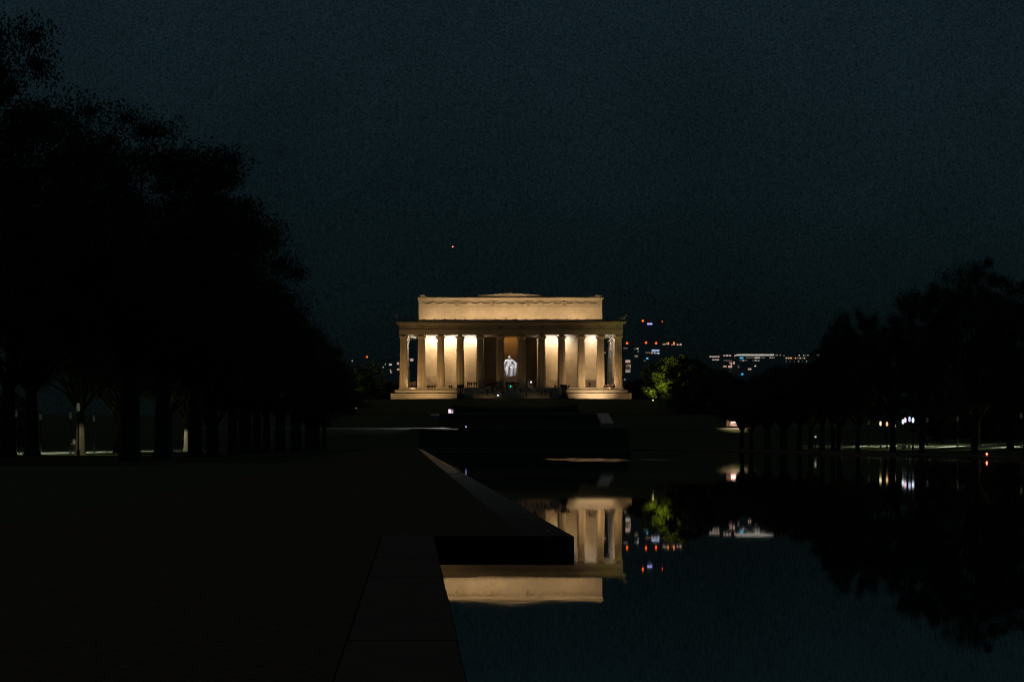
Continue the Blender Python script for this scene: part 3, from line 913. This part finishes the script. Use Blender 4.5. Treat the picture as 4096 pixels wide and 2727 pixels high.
# trees round the memorial
def near_tree(pxx, topy, D, label, kind="small", wide=1.0, var=0, group=None, rz=1.0):
    q = px(pxx, topy, D)
    z = H(q.x, D)
    return tree(q.x, D, q.z - z, label, group, var, kind, wide, rz, name="broadleaf_tree")
near_tree(2702, 1398, 746, "tree lit yellow-green from below, right of the memorial", wide=.92, var=0)
near_tree(2592, 1545, 742, "low bush beside the ground light right of the memorial", wide=1.5, var=2)
near_tree(2625, 1440, 790, "dark tree between the memorial and the yellow-green lit tree", wide=.9, var=1)
near_tree(2570, 1500, 800, "low dark tree just right of the memorial's corner", wide=1.0, var=0)
near_tree(2770, 1420, 720, "dark round tree right of the yellow-green lit tree", wide=1.05, var=1)
near_tree(2870, 1465, 700, "lower dark tree behind the end of the right bank row", wide=1.2, var=2)
near_tree(1392, 1452, 735, "tree with a faintly lit edge at the end of the left bank row", wide=.8, var=1)
near_tree(1470, 1438, 790, "dark round tree left of the memorial's corner", wide=.95, var=2)
near_tree(1548, 1520, 800, "low dark tree just left of the memorial's corner", wide=.9, var=0)
for i, (xx, ty, D) in enumerate(((1420, 1475, 870), (1500, 1500, 900), (1600, 1520, 905), (2560, 1500, 905), (2640, 1480, 900), (2730, 1470, 880), (2830, 1480, 860), (2940, 1495, 850), (3060, 1480, 860), (3180, 1475, 860), (3300, 1470, 860))):
    near_tree(xx, ty, D, "dark tree of the belt behind the memorial", wide=1.25, var=i, group="trees of the belt behind the memorial", rz=i)

# uplights in the trees
def spot_fixture(q, energy, col, tgt, label, angle=70, vis=3.0):
    r = empty("ground_spotlight", tuple(q), 0)
    tag(r, label, "spotlight")
    MB().lathe([(.22, 0), (.22, .1), (.16, .14), (.16, .45)], 10).build("housing", BRONZE, r)
    MB().lathe([(.13, .45), (.16, .5), (.1, .58), (.02, .6)], 10).build("lens", emat("spot_lens", col, vis), r)
    light("ground_spot_lamp", 'SPOT', (q.x, q.y - .3, q.z + .8), energy, col, tuple(tgt), size=.12, angle=angle, blend=.8)
q = px(2612, 1598, 735); q.z = H(q.x, q.y)
spot_fixture(q, 9000, (1, .88, .30), px(2640, 1500, 742), "small pinkish-white ground light under the yellow-green tree", 80, 6)
q = px(1425, 1600, 724); q.z = H(q.x, q.y)
spot_fixture(q, 900, (.9, 1, .6), px(1405, 1500, 733), "ground light under the tree left of the memorial", 60, 1)

# ------------------------------------------------------------------ lamp posts
post_me = MB().lathe([(.16, 0), (.16, .35), (.08, .5), (.06, 3.6), (.09, 3.7)], 8).mesh("post", BRONZE)
globe_mb = MB().lathe([(.06, 3.7), (.14, 3.78), (.19, 4.0), (.16, 4.25), (.1, 4.42), (.02, 4.48)], 10)
cap2_me = MB().lathe([(.1, 4.42), (.14, 4.46), (.05, 4.6), (.01, 4.7)], 8).mesh("finial", BRONZE)
def lamp_post(x, y, h, col, emit, energy, label, group=None, zb=None):
    zb = H(x, y) if zb is None else zb
    r = empty("lamp_post", (x, y, zb), 0)
    s = h / 4.2
    r.scale = (1, 1, s)
    tag(r, label, "lamp post", group)
    inst("post", post_me, r)
    inst("globe", globe_mb.mesh("globe", emat("globe_glow", col, emit), True), r)
    inst("finial", cap2_me, r)
    if energy:
        light("lamp_post_lamp", 'SPOT', (x, y + .45, zb + h), energy, col, (x, y + .45, zb), size=.1, angle=138, blend=.3)
GW = (.88, 1.0, .66)
q = px(313, 1622, 300)
lamp_post(q.x, q.y, q.z - H(q.x, q.y), GW, .05, 900, "greenish-white lamp post showing through the leaves of the left bank")
for (x, D, en, lab) in ((-43.5, 330, 1800, "lamp post by the leftmost lit lawn of the left bank"), (-46, 372, 1800, "lamp post behind the two nearest left trunks"),
                        (-40.0, 352, 1800, "lamp post over the green-lit lawn of the left bank"), (-41.5, 392, 1800, "lamp post a little beyond the green-lit lawn of the left bank"),
                        (-36.5, 452, 1800, "farther lamp post over the lit path of the left bank"), (-38.5, 420, 3000, "lamp post just nearer than the farthest on the left bank")):
    lamp_post(x, D, 4.6, GW, .012, en, lab, "lamp posts under the left trees")
for i, (xx, yy, D, col, em, en, lab) in enumerate((
        (3522, 1690, 470, (1, .8, .5), 1.0, 120, "warm white lamp post, leftmost of the bright ones on the right bank"),
        (3548, 1692, 462, (1, .55, .22), 1.0, 150, "orange lamp post on the right bank, left of the other orange one"),
        (3578, 1700, 455, (1, .6, .28), 1.0, 150, "orange lamp post on the right bank beside the bluish lamps"),
        (3612, 1682, 440, (.75, .95, 1), 1.0, 90, "bluish-white lamp post, left of the bluish group on the right bank"),
        (3621, 1676, 448, (1, .75, .85), 1.0, 60, "pinkish-white lamp post within the bluish group on the right bank"),
        (3638, 1672, 445, (.6, .7, 1), .9, 50, "bluest lamp post of the group on the right bank"),
        (3652, 1676, 436, (.8, .9, 1), 1.1, 110, "brightest bluish-white lamp post, right of the group on the right bank"),
        (3262, 1745, 560, GW, .5, 700, "low greenish lamp at the far end of the right bank"))):
    q = px(xx, yy, D)
    lamp_post(q.x, q.y, q.z - H(q.x, q.y), col, em, en, lab)
for i, (D, x_, lab) in enumerate(((395, 80, "nearest"), (441, 80, "second"), (467, 80, "third"), (500, 80, "fourth"), (527, 80, "farthest"))):
    lamp_post(x_, D, 4.2, GW, .012, 2000, lab + " lamp post along the lit path of the right bank", "lamp posts along the right path")

# ------------------------------------------------------------------ people
def person_mesh(name, pose, cloth, cloth2):
    J = {"pel": (0, 0, .94), "ch": (0, -.01, 1.22), "up": (0, -.01, 1.38), "nk": (0, 0, 1.48), "hd": (0, -.02, 1.58), "tp": (0, -.01, 1.70)}
    for s, n in ((1, "r"), (-1, "l")):
        J["hip" + n] = (s * .09, 0, .90); J["kn" + n] = (s * .10, -.02, .50); J["an" + n] = (s * .11, .02, .09); J["to" + n] = (s * .13, -.13, .03)
        J["sh" + n] = (s * .18, 0, 1.38); J["el" + n] = (s * .24, .02, 1.11); J["wr" + n] = (s * .24, -.06, .87); J["ha" + n] = (s * .235, -.09, .78)
    if pose == "walk":
        J["knr"] = (.09, -.16, .50); J["anr"] = (.10, -.20, .10); J["tor"] = (.10, -.36, .05)
        J["knl"] = (-.09, .08, .50); J["anl"] = (-.10, .30, .14); J["tol"] = (-.11, .20, .04)
        J["wrr"] = (.25, .12, .90); J["har"] = (.25, .14, .82); J["wrl"] = (-.25, -.18, .92); J["hal"] = (-.25, -.24, .85)
    if pose == "photo":
        for s, n in ((1, "r"), (-1, "l")):
            J["el" + n] = (s * .24, -.16, 1.20); J["wr" + n] = (s * .10, -.34, 1.42); J["ha" + n] = (s * .05, -.38, 1.48)
    if pose == "hip":
        J["elr"] = (.36, .05, 1.14); J["wrr"] = (.2, -.02, .98); J["har"] = (.15, -.06, .95)
        J["knl"] = (-.13, -.06, .5); J["anl"] = (-.18, -.02, .09); J["tol"] = (-.22, -.16, .03)
    if pose == "sit":
        dz = -.80
        for k in ("pel", "ch", "up", "nk", "hd", "tp", "shr", "shl", "elr", "ell", "wrr", "wrl", "har", "hal"):
            x, y, z = J[k]; J[k] = (x, y, z + dz)
        for s, n in ((1, "r"), (-1, "l")):
            J["hip" + n] = (s * .09, -.02, .11); J["kn" + n] = (s * .12, -.43, .13); J["an" + n] = (s * .12, -.46, -.30); J["to" + n] = (s * .13, -.60, -.36)
            J["wr" + n] = (s * .16, -.28, .28); J["ha" + n] = (s * .12, -.36, .24)
    keys = list(J); ix = {k: i for i, k in enumerate(keys)}
    ed = [("pel", "ch"), ("ch", "up"), ("up", "nk"), ("nk", "hd"), ("hd", "tp")]
    for n in "rl":
        ed += [("pel", "hip" + n), ("hip" + n, "kn" + n), ("kn" + n, "an" + n), ("an" + n, "to" + n), ("up", "sh" + n), ("sh" + n, "el" + n), ("el" + n, "wr" + n), ("wr" + n, "ha" + n)]
    rad = {"pel": .135, "ch": .125, "up": .12, "nk": .055, "hd": .09, "tp": .07, "hip": .095, "kn": .062, "an": .045, "to": .038, "sh": .065, "el": .05, "wr": .038, "ha": .034}
    me = skin_mesh(name, [J[k] for k in keys], [(ix[a], ix[b]) for a, b in ed], [rad.get(k, rad.get(k[:2], rad.get(k[:3], .05))) for k in keys], 1)
    for m in (cloth, cloth2, SKIN, HAIR): me.materials.append(m)
    off = -.80 if pose == "sit" else 0
    hx = Vector(J["har"]); hy = Vector(J["hal"])
    for pl in me.polygons:
        c_ = pl.center
        z = c_.z - off
        if z > 1.46: pl.material_index = 3 if (z > 1.62 or c_.y > .02) else 2
        elif (c_ - hx).length < .09 or (c_ - hy).length < .09: pl.material_index = 2
        elif pose == "sit" and c_.z < .22 and c_.y < -.05: pl.material_index = 1
        elif z < .93: pl.material_index = 1
        else: pl.material_index = 0
    return me
POSES = [person_mesh("person", ps, CLOTHS[a_], CLOTHS[b_]) for ps, a_, b_ in
         (("stand", 1, 0), ("walk", 0, 1), ("photo", 2, 1), ("hip", 3, 1), ("sit", 1, 0), ("sit", 3, 1), ("stand", 5, 1), ("walk", 4, 2))]
def person(xp, D, z, pose, label, group=None, h=1.72, rz=None):
    o = bpy.data.objects.new("person", POSES[pose])
    COL.objects.link(o)
    o.location = ((xp - VPX) * D / F, D, z)
    s = h / 1.75
    o.scale = (s * 1.08, s * 1.08, s)
    o.rotation_euler = (0, 0, rng.uniform(-.6, .6) if rz is None else rz)
    return tag(o, label, "person", group)
YT1 = AY - 1.25
for xp, ps, lab in ((1711, 4, "leftmost of the people sitting on the platform edge before the left columns"), (1719, 5, "person sitting close beside the leftmost sitter on the left platform edge"),
                    (1729, 4, "third sitter from the left on the left platform edge"), (1739, 5, "fourth sitter from the left on the left platform edge, before the third column"),
                    (1797, 5, "left one of the pair sitting before the fourth column"), (1806, 4, "right one of the pair sitting before the fourth column")):
    person(xp, YT1 - .1, FLOOR, ps, lab, rz=rng.uniform(-.3, .3))
for xp, ps, lab in ((2423, 5, "leftmost sitter on the platform edge beside the last right column"), (2431, 4, "second sitter from the left by the last right column"),
                    (2439, 5, "third sitter from the left by the last right column"), (2447, 4, "fourth sitter from the left by the last right column"), (2453, 4, "rightmost sitter on the platform edge by the last right column"),
                    ):
    person(xp, YT1 - .1, FLOOR, ps, lab, rz=rng.uniform(-.3, .3))
person(2358, AY + 3.0, FLOOR, 0, "lone person standing in the shadow between the last right columns")
person(2222, AY - 3.3, FLOOR - .02, 4, "person sitting on top of the steps near the right tripod")
person(2276, AY - 1.5, FLOOR, 5, "person sitting just right of the right tripod")
for xp, lab in ((1644, "left one of three people in the gap behind the first left column"), (1653, "middle one of three people in the gap behind the first left column"), (1660, "right one of three people in the gap behind the first left column")):
    person(xp, AY + .4, FLOOR, 3, lab)
for xp, ps, lab in ((1870, 2, "leftmost person of the group standing left of the top of the steps"), (1877, 0, "second person of the group standing left of the top of the steps"),
                    (1886, 3, "middle person of the group left of the top of the steps"), (1897, 0, "tall person at the right of the group left of the steps"), (1905, 1, "person walking off the right of the group left of the steps")):
    person(xp, AY - 1.9, FLOOR - .02, ps, lab)
i = 0
for xp in (1938, 1944, 1949, 1955, 1961, 1968, 1977, 1984, 2026, 2032, 2038, 2044, 2050, 2056, 2063, 2069, 2107, 2120, 2127, 2134, 2141):
    person(xp, AY - 1.6 - (i % 3) * .8, FLOOR - .02, (0, 2, 3, 1, 6)[i % 5], "dark figure in the crowd at the top of the front steps", "crowd at the top of the front steps", h=rng.uniform(1.6, 1.85), rz=rng.uniform(-3, 3)); i += 1
def step_z(yl):
    k = math.floor((yl + 18.6) / (15.08 / 20)) + 1
    return FLOOR - 3.2 + 3.2 / 20 * k
for xp, yl in ((1969, -11.3), (1988, -6.6), (2003, -7.4), (2028, -9.9), (2060, -9.1), (2082, -12.7), (2128, -11.1), (2150, -13.6), (2167, -15.6), (2181, -14.8), (1950, -14.2), (1925, -12.6), (2205, -16.9), (2105, -16.4), (2010, -15.9)):
    person(xp, AY + yl, step_z(yl), (1, 0, 7, 3, 1)[i % 5], "dark figure on the front steps below the crowd", "people on the front steps", h=rng.uniform(1.6, 1.85), rz=rng.choice((0, 3.1)) + rng.uniform(-.4, .4)); i += 1

# small lights held by visitors
def glow(name, q, r, col, st, label, cat, flat=False):
    m = MB()
    if flat: m.box(-r, r, -r * .12, r * .12, -r * 1.7, r * 1.7)
    else: m.lathe([(.02 * r, -r), (.7 * r, -.7 * r), (r, 0), (.7 * r, .7 * r), (.02 * r, r)], 10)
    o = m.build(name, emat(name + "_glow", col, st), loc=tuple(q), smooth=not flat)
    return tag(o, label, cat)
glow("green_lamp", px(2042, 1545, AY - 5), .24, (.0, .75, .5), 1.3, "round green light glowing over the front steps", "lamp")
glow("phone", px(2124, 1528, AY - 3.2), .10, (1, 1, 1), 6, "white phone light in the crowd at the top of the steps", "phone", True)
glow("phone", px(1992, 1582, AY - 14.4), .10, (.95, .95, 1), 6, "white phone light low on the front steps", "phone", True)

# handrails of the front steps
for xx, lab in ((-4.6, "dark handrail on the left half of the front steps"), (9.3, "dark handrail on the right half of the front steps")):
    r = empty("handrail", tuple(W(xx, 0, 0)), ROT); tag(r, lab, "handrail")
    a0, a1 = (-17.5, -3.0), (-4.2, -.2)
    MB().tube([(0, a0[0], a0[1] + .95), (0, a1[0], a1[1] + .95)], .05, 6).build("rail", BRONZE, r)
    for t in (0.02, .25, .5, .75, .98):
        y = a0[0] + (a1[0] - a0[0]) * t; z = a0[1] + (a1[1] - a0[1]) * t
        MB().tube([(0, y, z - .25), (0, y, z + .95)], .04, 6).build("post", BRONZE, r)

# ------------------------------------------------------------------ lit things on the terraces
# lit display panel at the road
q = px(1803, 1650, 695)
r = empty("display_panel", (q.x, q.y, 7.87)); tag(r, "pink-white lit display panel on posts by the circle road", "display panel")
b = q.z - 7.87
MB().box(-.62, .62, .02, .14, b - .85, b + .85).build("frame", BRONZE, r)
MB().box(-.55, .55, -.01, .018, b - .78, b + .78).build("screen", emat("screen_glow", (1, .74, .92), 1.15), r)
MB().box(-.5, -.4, .03, .12, 0, b - .86).box(.4, .5, .03, .12, 0, b - .86).build("leg", BRONZE, r)
light("panel_lamp", 'AREA', (q.x, q.y - .1, q.z), 30, (1, .75, .9), (q.x, q.y - 5, q.z - 1.5), size=1.0)
person(1808, 693.6, 8.0, 3, "dark person standing before the lit display panel", h=1.75, rz=3.1)
# low lamp at the plaza edge
q = px(1864, 1706, 642.5)
r = empty("low_lamp", (q.x, q.y, 4.5)); tag(r, "small violet-white lamp low on the plaza's kerb", "lamp")
MB().lathe([(.12, -.07), (.12, .05), (.05, .1), (.05, q.z - 4.5 - .1)], 8).build("stem", BRONZE, r)
MB().lathe([(.03, q.z - 4.5 - .14), (.12, q.z - 4.5 - .08), (.15, q.z - 4.5), (.1, q.z - 4.5 + .1), (.02, q.z - 4.5 + .14)], 10).build("globe", emat("violet_glow", (.62, .45, 1), 1.8), r, smooth=True)
light("low_lamp_light", 'SPOT', (q.x, 638.9, 4.62), 8500, (.75, .88, 1), (q.x - 16, 640.2, 4.4), size=.08, angle=30, blend=.9)
person(1869, 644, 4.43, 6, "person standing behind the violet lamp on the plaza")
# rose-lit cart at the right end of the plaza
q = px(2934, 1703, 645)
r = empty("vending_cart", (q.x, q.y, 4.43)); tag(r, "rose-lit cart with an awning at the right end of the plaza", "cart")
MB().box(-.9, .9, -.6, .6, .45, 1.15).build("body", pmat("cart_paint", (.5, .42, .40), .5), r)
MB().box(-1.1, 1.1, -.8, .8, 2.25, 2.35).add([(-1.1, -.8, 2.25), (1.1, -.8, 2.25), (1.1, -1.15, 2.0), (-1.1, -1.15, 2.0)], [(0, 1, 2, 3)]).build("awning", pmat("awning_cloth", (.5, .25, .22), .8), r)
for xx in (-.8, .8):
    for yy in (-.55, .55): MB().tube([(xx, yy, 1.15), (xx, yy, 2.25)], .04, 6).build("post", BRONZE, r)
    wme = MB().tube([(xx - .05, -.2, .28), (xx + .05, -.2, .28)], .28, 12).build("wheel", BRONZE, r)
MB().box(-.6, .7, -.64, -.605, 1.2, 1.42).build("light_strip", emat("rose_glow", (1, .62, .52), 10), r)
light("cart_lamp", 'SPOT', (q.x, q.y - 1.3, 6.6), 260, (1, .6, .45), (q.x, q.y - .6, 4.6), size=.1, angle=110)
light("cart_lamp", 'SPOT', (q.x, 638.6, 6.4), 420, (1, .75, .55), (q.x, 640.2, 4.3), size=.1, angle=120)
MB().box(-.55, .55, -.3, .3, 0, 1.75).add([(-.45, -.31, .2), (.45, -.31, .2), (.45, -.31, 1.6), (-.45, -.31, 1.6)], [(0, 1, 2, 3)])
pb = empty("notice_board", tuple(px(2917, 1712, 645)[:2]) + (4.43,)); tag(pb, "dim brown notice board left of the rose-lit cart", "notice board")
MB().box(-.62, .62, -.05, .05, .35, 2.1).build("board", pmat("board_wood", (.4, .28, .16), .8), pb)
for xx in (-.5, .5): MB().box(xx - .05, xx + .05, .06, .14, 0, 2.1).build("leg", BRONZE, pb)
# red lamp with a lit strip of coping at the right edge
q = px(3774, 1815, 258)
r = empty("bicycle_light", (49.3, q.y, 0)); tag(r, "small red lamp low on the pool's right edge", "lamp")
MB().lathe([(.08, 0), (.08, .03), (.02, .05), (.02, q.z - .05)], 8).build("stem", BRONZE, r)
MB().lathe([(.02, q.z - .09), (.07, q.z - .05), (.09, q.z), (.06, q.z + .06), (.02, q.z + .09)], 10).build("lens", emat("red_glow", (1, .09, .04), 9), r, smooth=True)
light("bicycle_lamp", 'SPOT', (49.15, q.y - .4, .55), 90, (.85, 1, .95), (49.15, q.y, 0), size=.04, angle=165)
# visitor in the lamp light, left bank
person(296, 385, 0.05, 7, "person in pale clothes standing in the lamp light under the left trees", h=1.8)
light("path_lamp_glow", 'SPOT', (px(296, 1760, 383).x + 1.5, 380, 3.4), 260, (1, .75, .45), (px(296, 1760, 383).x, 385, .8), size=.1, angle=60)

# ------------------------------------------------------------------ far skyline
WM = {"w": emat("window_white", (1, .93, .82), .5), "p": emat("window_pink", (1, .62, .50), .5), "o": emat("window_orange", (1, .36, .08), .9),
      "b": emat("window_blue", (.55, .72, 1), .6), "t": emat("window_tan", (.75, .52, .32), .14), "c": emat("window_cyan", (.1, .6, 1), .9),
      "y": emat("window_yellow", (1, .85, .5), .45), "v": emat("window_violet", (.42, .40, 1), 1.5), "d": emat("window_dim", (.8, .72, .6), .12)}
win_me = {k: MB().box(-.5, .5, -.15, .15, -.5, .5).mesh("window", m) for k, m in WM.items()}
frame_me = MB().box(-.5, .5, -.15, .15, -.5, .5).mesh("window_surround", CONCRETE)
REDM = emat("beacon_glow", (1, .11, .008), 1.9)
beacon_me = MB().lathe([(.02, -.9), (.65, -.6), (.9, 0), (.65, .6), (.02, .9)], 10).mesh("beacon", REDM, True)
def tower(name, D, x0, x1, ytop, label, wins, beacons=(), depth=24, ybot=1700):
    a_ = px(x0, ytop, D); b_ = px(x1, ybot, D)
    w_ = (b_.x - a_.x); h_ = a_.z
    r = empty(name, ((a_.x + b_.x) / 2, D, 0)); tag(r, label, "building")
    MB().box(-w_ / 2, w_ / 2, 0, depth, -2, h_).build("body", GLASS, r)
    MB().box(-w_ / 2 - .3, w_ / 2 + .3, -.3, depth + .3, h_ + .01, h_ + .8).build("roof", GLASS, r)
    for (wx0, wx1, wy0, wy1, c_) in wins:
        p0 = px(wx0, wy1, D); p1 = px(wx1, wy0, D)
        inst("window", win_me[c_], r, ((p0.x + p1.x) / 2 - r.location.x, -.16, (p0.z + p1.z) / 2), 0, (p1.x - p0.x, 1, p1.z - p0.z))
    for (bx, by, s) in beacons:
        q = px(bx, by, D)
        o = inst("beacon", beacon_me, r, (q.x - r.location.x, 2, max(q.z, h_ + 1.2)), 0, (s * D / 2600,) * 3)
        MB().tube([(q.x - r.location.x, 2, h_ + .5), (q.x - r.location.x, 2, max(q.z, h_ + 1.2) - .5)], .15, 5).build("mast", CONCRETE, r)
    return r
R_ = random.Random(11)
GLASS = pmat("curtain_wall", (.62, .64, .66), .28, color2=(.5, .52, .54), nscale=.08, metal=.85)
tower("office_tower", 2300, 2488, 2532, 1385, "dark tower with three lit floors just right of the memorial",
      [(2502, 2521, 1440, 1450, "p"), (2503, 2513, 1457, 1470, "t"), (2513, 2517, 1459, 1463, "p"), (2519, 2522, 1457, 1471, "p"), (2501, 2523, 1475, 1490, "t"), (2503, 2519, 1481, 1488, "w"), (2494, 2510, 1390, 1395, "d"), (2496, 2502, 1516, 1519, "p")],
      [(2509, 1372, 1.15)])
tower("office_tower", 2350, 2534, 2572, 1388, "narrow dark tower with two whitish lit windows", [(2537, 2545, 1393, 1397, "d"), (2547, 2554, 1392, 1397, "w"), (2551, 2554, 1404, 1407, "w"), (2538, 2552, 1420, 1428, "t"), (2543, 2549, 1423, 1427, "w")], [])
tower("office_tower", 2450, 2574, 2642, 1386, "tower with bluish-white lit top floors", [(2607, 2623, 1398, 1406, "b"), (2625, 2637, 1398, 1405, "b"), (2605, 2611, 1409, 1414, "p"), (2615, 2622, 1409, 1414, "b"), (2624, 2628, 1411, 1414, "p"), (2630, 2637, 1409, 1416, "b"), (2582, 2603, 1408, 1413, "t"), (2585, 2593, 1430, 1436, "c"), (2575, 2582, 1440, 1444, "d")],
      [(2585, 1370, 1.15), (2625, 1372, 1.15)])
tower("apartment_block", 2500, 2645, 2732, 1366, "hilltop building with orange and pink lit windows", [(2651, 2655, 1375, 1379, "p"), (2657, 2661, 1374, 1379, "p"), (2663, 2667, 1373, 1377, "p"), (2670, 2676, 1369, 1378, "o"), (2693, 2699, 1368, 1379, "o"), (2686, 2691, 1377, 1380, "p"), (2707, 2712, 1375, 1381, "p"), (2714, 2719, 1377, 1380, "p"), (2720, 2726, 1374, 1381, "p")], depth=20)
tower("skyscraper", 3000, 2566, 2656, 1291, "tallest dark tower with a violet roof sign and red beacons", [(2589, 2609, 1292.5, 1298, "v")], [(2572, 1283, 1.1), (2650, 1286, .6)], depth=30)
tower("office_block", 2300, 1522, 1602, 1440, "dark block with scattered lit windows left of the memorial", [(1556, 1567, 1455, 1461, "w"), (1540, 1542, 1454, 1459, "w"), (1531, 1535, 1466, 1470, "w"), (1560, 1564, 1478, 1484, "p"), (1561, 1567, 1487, 1491, "p"), (1588, 1596, 1449, 1458, "p"), (1588, 1598, 1474, 1480, "p")], [])
tower("office_block", 2280, 1640, 1662, 1405, "dark block seen through the gap beside the first left column", [(1641, 1653, 1434, 1444, "p")], [(1594, 1419, .5)] if False else [])
tower("office_block", 2700, 1395, 1480, 1438, "low dark block with an orange beacon beyond the left trees", [(1407, 1411, 1441, 1445, "w")], [(1468, 1427, .95)])
tower("office_block", 2400, 2405, 2440, 1396, "dark block seen in the gap beside the last right column", [(2418, 2423, 1409, 1411.5, "w")], [])
# the long many-windowed block
wins = []
def row(xa, xb, y, hh, cs, lo=4, hi=16, gap=1.2, pmiss=.12):
    x = xa
    while x < xb - 2:
        w_ = min(R_.uniform(lo, hi), xb - x)
        if R_.random() > pmiss: wins.append((x, x + w_, y - hh / 2 + R_.uniform(-.4, .4), y + hh / 2, R_.choice(cs)))
        x += w_ + gap
row(2893, 2945, 1422, 4.5, "ppw", 6, 12, 2.5, .2); row(2946, 3095, 1419.5, 6, "wwwwy", 6, 20, 1.0, .04); row(3097, 3122, 1420, 4, "yd", 4, 8, 2)
row(2905, 2942, 1432, 2.5, "pd", 2, 4, 5, .4); row(2959, 2974, 1431.5, 5, "c", 7, 14, 1, 0); row(2983, 3062, 1430.5, 4.5, "dwdt", 4, 14, 1.2, .1); row(3078, 3098, 1430.5, 3.5, "p", 5, 8, 3)
row(2893, 2932, 1443, 3.5, "pd", 6, 14, 1.2, .1); row(2958, 3052, 1441.5, 3, "dwd", 5, 10, 3, .35)
tower("office_block", 3700, 2886, 3126, 1412, "long low block with bright rows of lit windows above the right trees", wins, depth=30)
wins = []
row(2829, 2879, 1426.5, 4.5, "pw", 5, 10, 1, .08); row(2849, 2879, 1438.5, 3.5, "pw", 5, 10, 1.2, .1); row(2850, 2868, 1447, 2, "t", 4, 8, 2, .3)
tower("office_block", 3650, 2824, 2884, 1420, "small block with two lit rows left of the long lit block", wins, depth=25)
wins = []
row(3132, 3150, 1422, 4, "pd", 4, 7, 3, .3); row(3195, 3236, 1421, 4, "wyd", 3, 6, 4, .3); row(3142, 3225, 1432, 5, "ytod", 4, 9, 3, .2); row(3143, 3228, 1445, 4, "yd", 3, 6, 12, .2)
tower("office_block", 3800, 3128, 3245, 1415, "block with yellowish scattered lights right of the long lit block", wins, depth=25)
tower("office_block", 3600, 3260, 3290, 1412, "slim block with a few white lights at the right bank's tree edge", [(3268, 3280, 1416, 1422, "w"), (3270, 3278, 1438, 1443, "d"), (3271, 3278, 1448, 1453, "w")], depth=15)
tower("apartment_block", 2600, 2890, 2948, 1446, "lower building with rose lit windows before the long lit block", [(2917, 2928, 1449, 1452, "p"), (2923, 2928, 1453, 1460, "p"), (2932, 2939, 1447, 1456, "p"), (2893, 2906, 1463, 1468, "p"), (2913, 2928, 1462, 1470, "p"), (2920, 2923, 1480, 1484, "t")], depth=15)
tower("apartment_block", 2550, 2958, 3030, 1460, "lower dark building with a blue lit square and orange window", [(2992, 3005, 1473, 1479, "p"), (3018, 3024, 1461, 1466, "w"), (2965, 2973, 1493, 1499, "c"), (2934, 2938, 1493, 1496, "d")][:3], depth=15)
hill = MB()
hv = []
hx_ = [-800 + 100 * k for k in range(30)]
for x in hx_:
    z = 14 + 26 * math.exp(-((x - 420) / 420) ** 2) + 6 * math.sin(x * .013)
    hv += [(x, 3950, -5), (x, 4000, z), (x, 4600, -5)]
hill.add(hv, [(3 * k, 3 * k + 3, 3 * k + 4, 3 * k + 1) for k in range(29)] + [(3 * k + 1, 3 * k + 4, 3 * k + 5, 3 * k + 2) for k in range(29)])
tag(hill.build("hills", LEAF), "low dark wooded hills on the horizon", kind="structure")

# aircraft with a red light
q = px(1811, 985, 7000)
r = empty("airplane", tuple(q), .8); r.scale = (.4, .4, .4); tag(r, "tiny distant airplane with a red light high above the memorial", "airplane")
MB().tube([(-18, 0, 0), (-16, 0, .3), (-8, 0, .2), (10, 0, .2), (18, 0, 1.0)], [.3, 1.6, 2.0, 2.0, .4], 10).build("fuselage", CONCRETE, r)
MB().add([(-3, 0, -.5), (3, 0, -.5), (6, 17, .6), (4, 17, .6), (-3, 0, -.2), (3, 0, -.2), (6, 17, .7), (4, 17, .7),
          (6, -17, .6), (4, -17, .6), (6, -17, .7), (4, -17, .7)], [(0, 1, 2, 3), (4, 5, 6, 7), (0, 1, 8, 9), (4, 5, 10, 11)]).build("wing", CONCRETE, r)
MB().box(14, 18, -.15, .15, 1, 6).build("tail", CONCRETE, r)
inst("nav_light", MB().lathe([(.02, -1), (.8, -.7), (1.1, 0), (.8, .7), (.02, 1)], 10).mesh("nav_light", emat("nav_glow", (1, .10, .06), 12), True), r, (0, 0, -2.6), 0, (3.2, 3.2, 3.2))
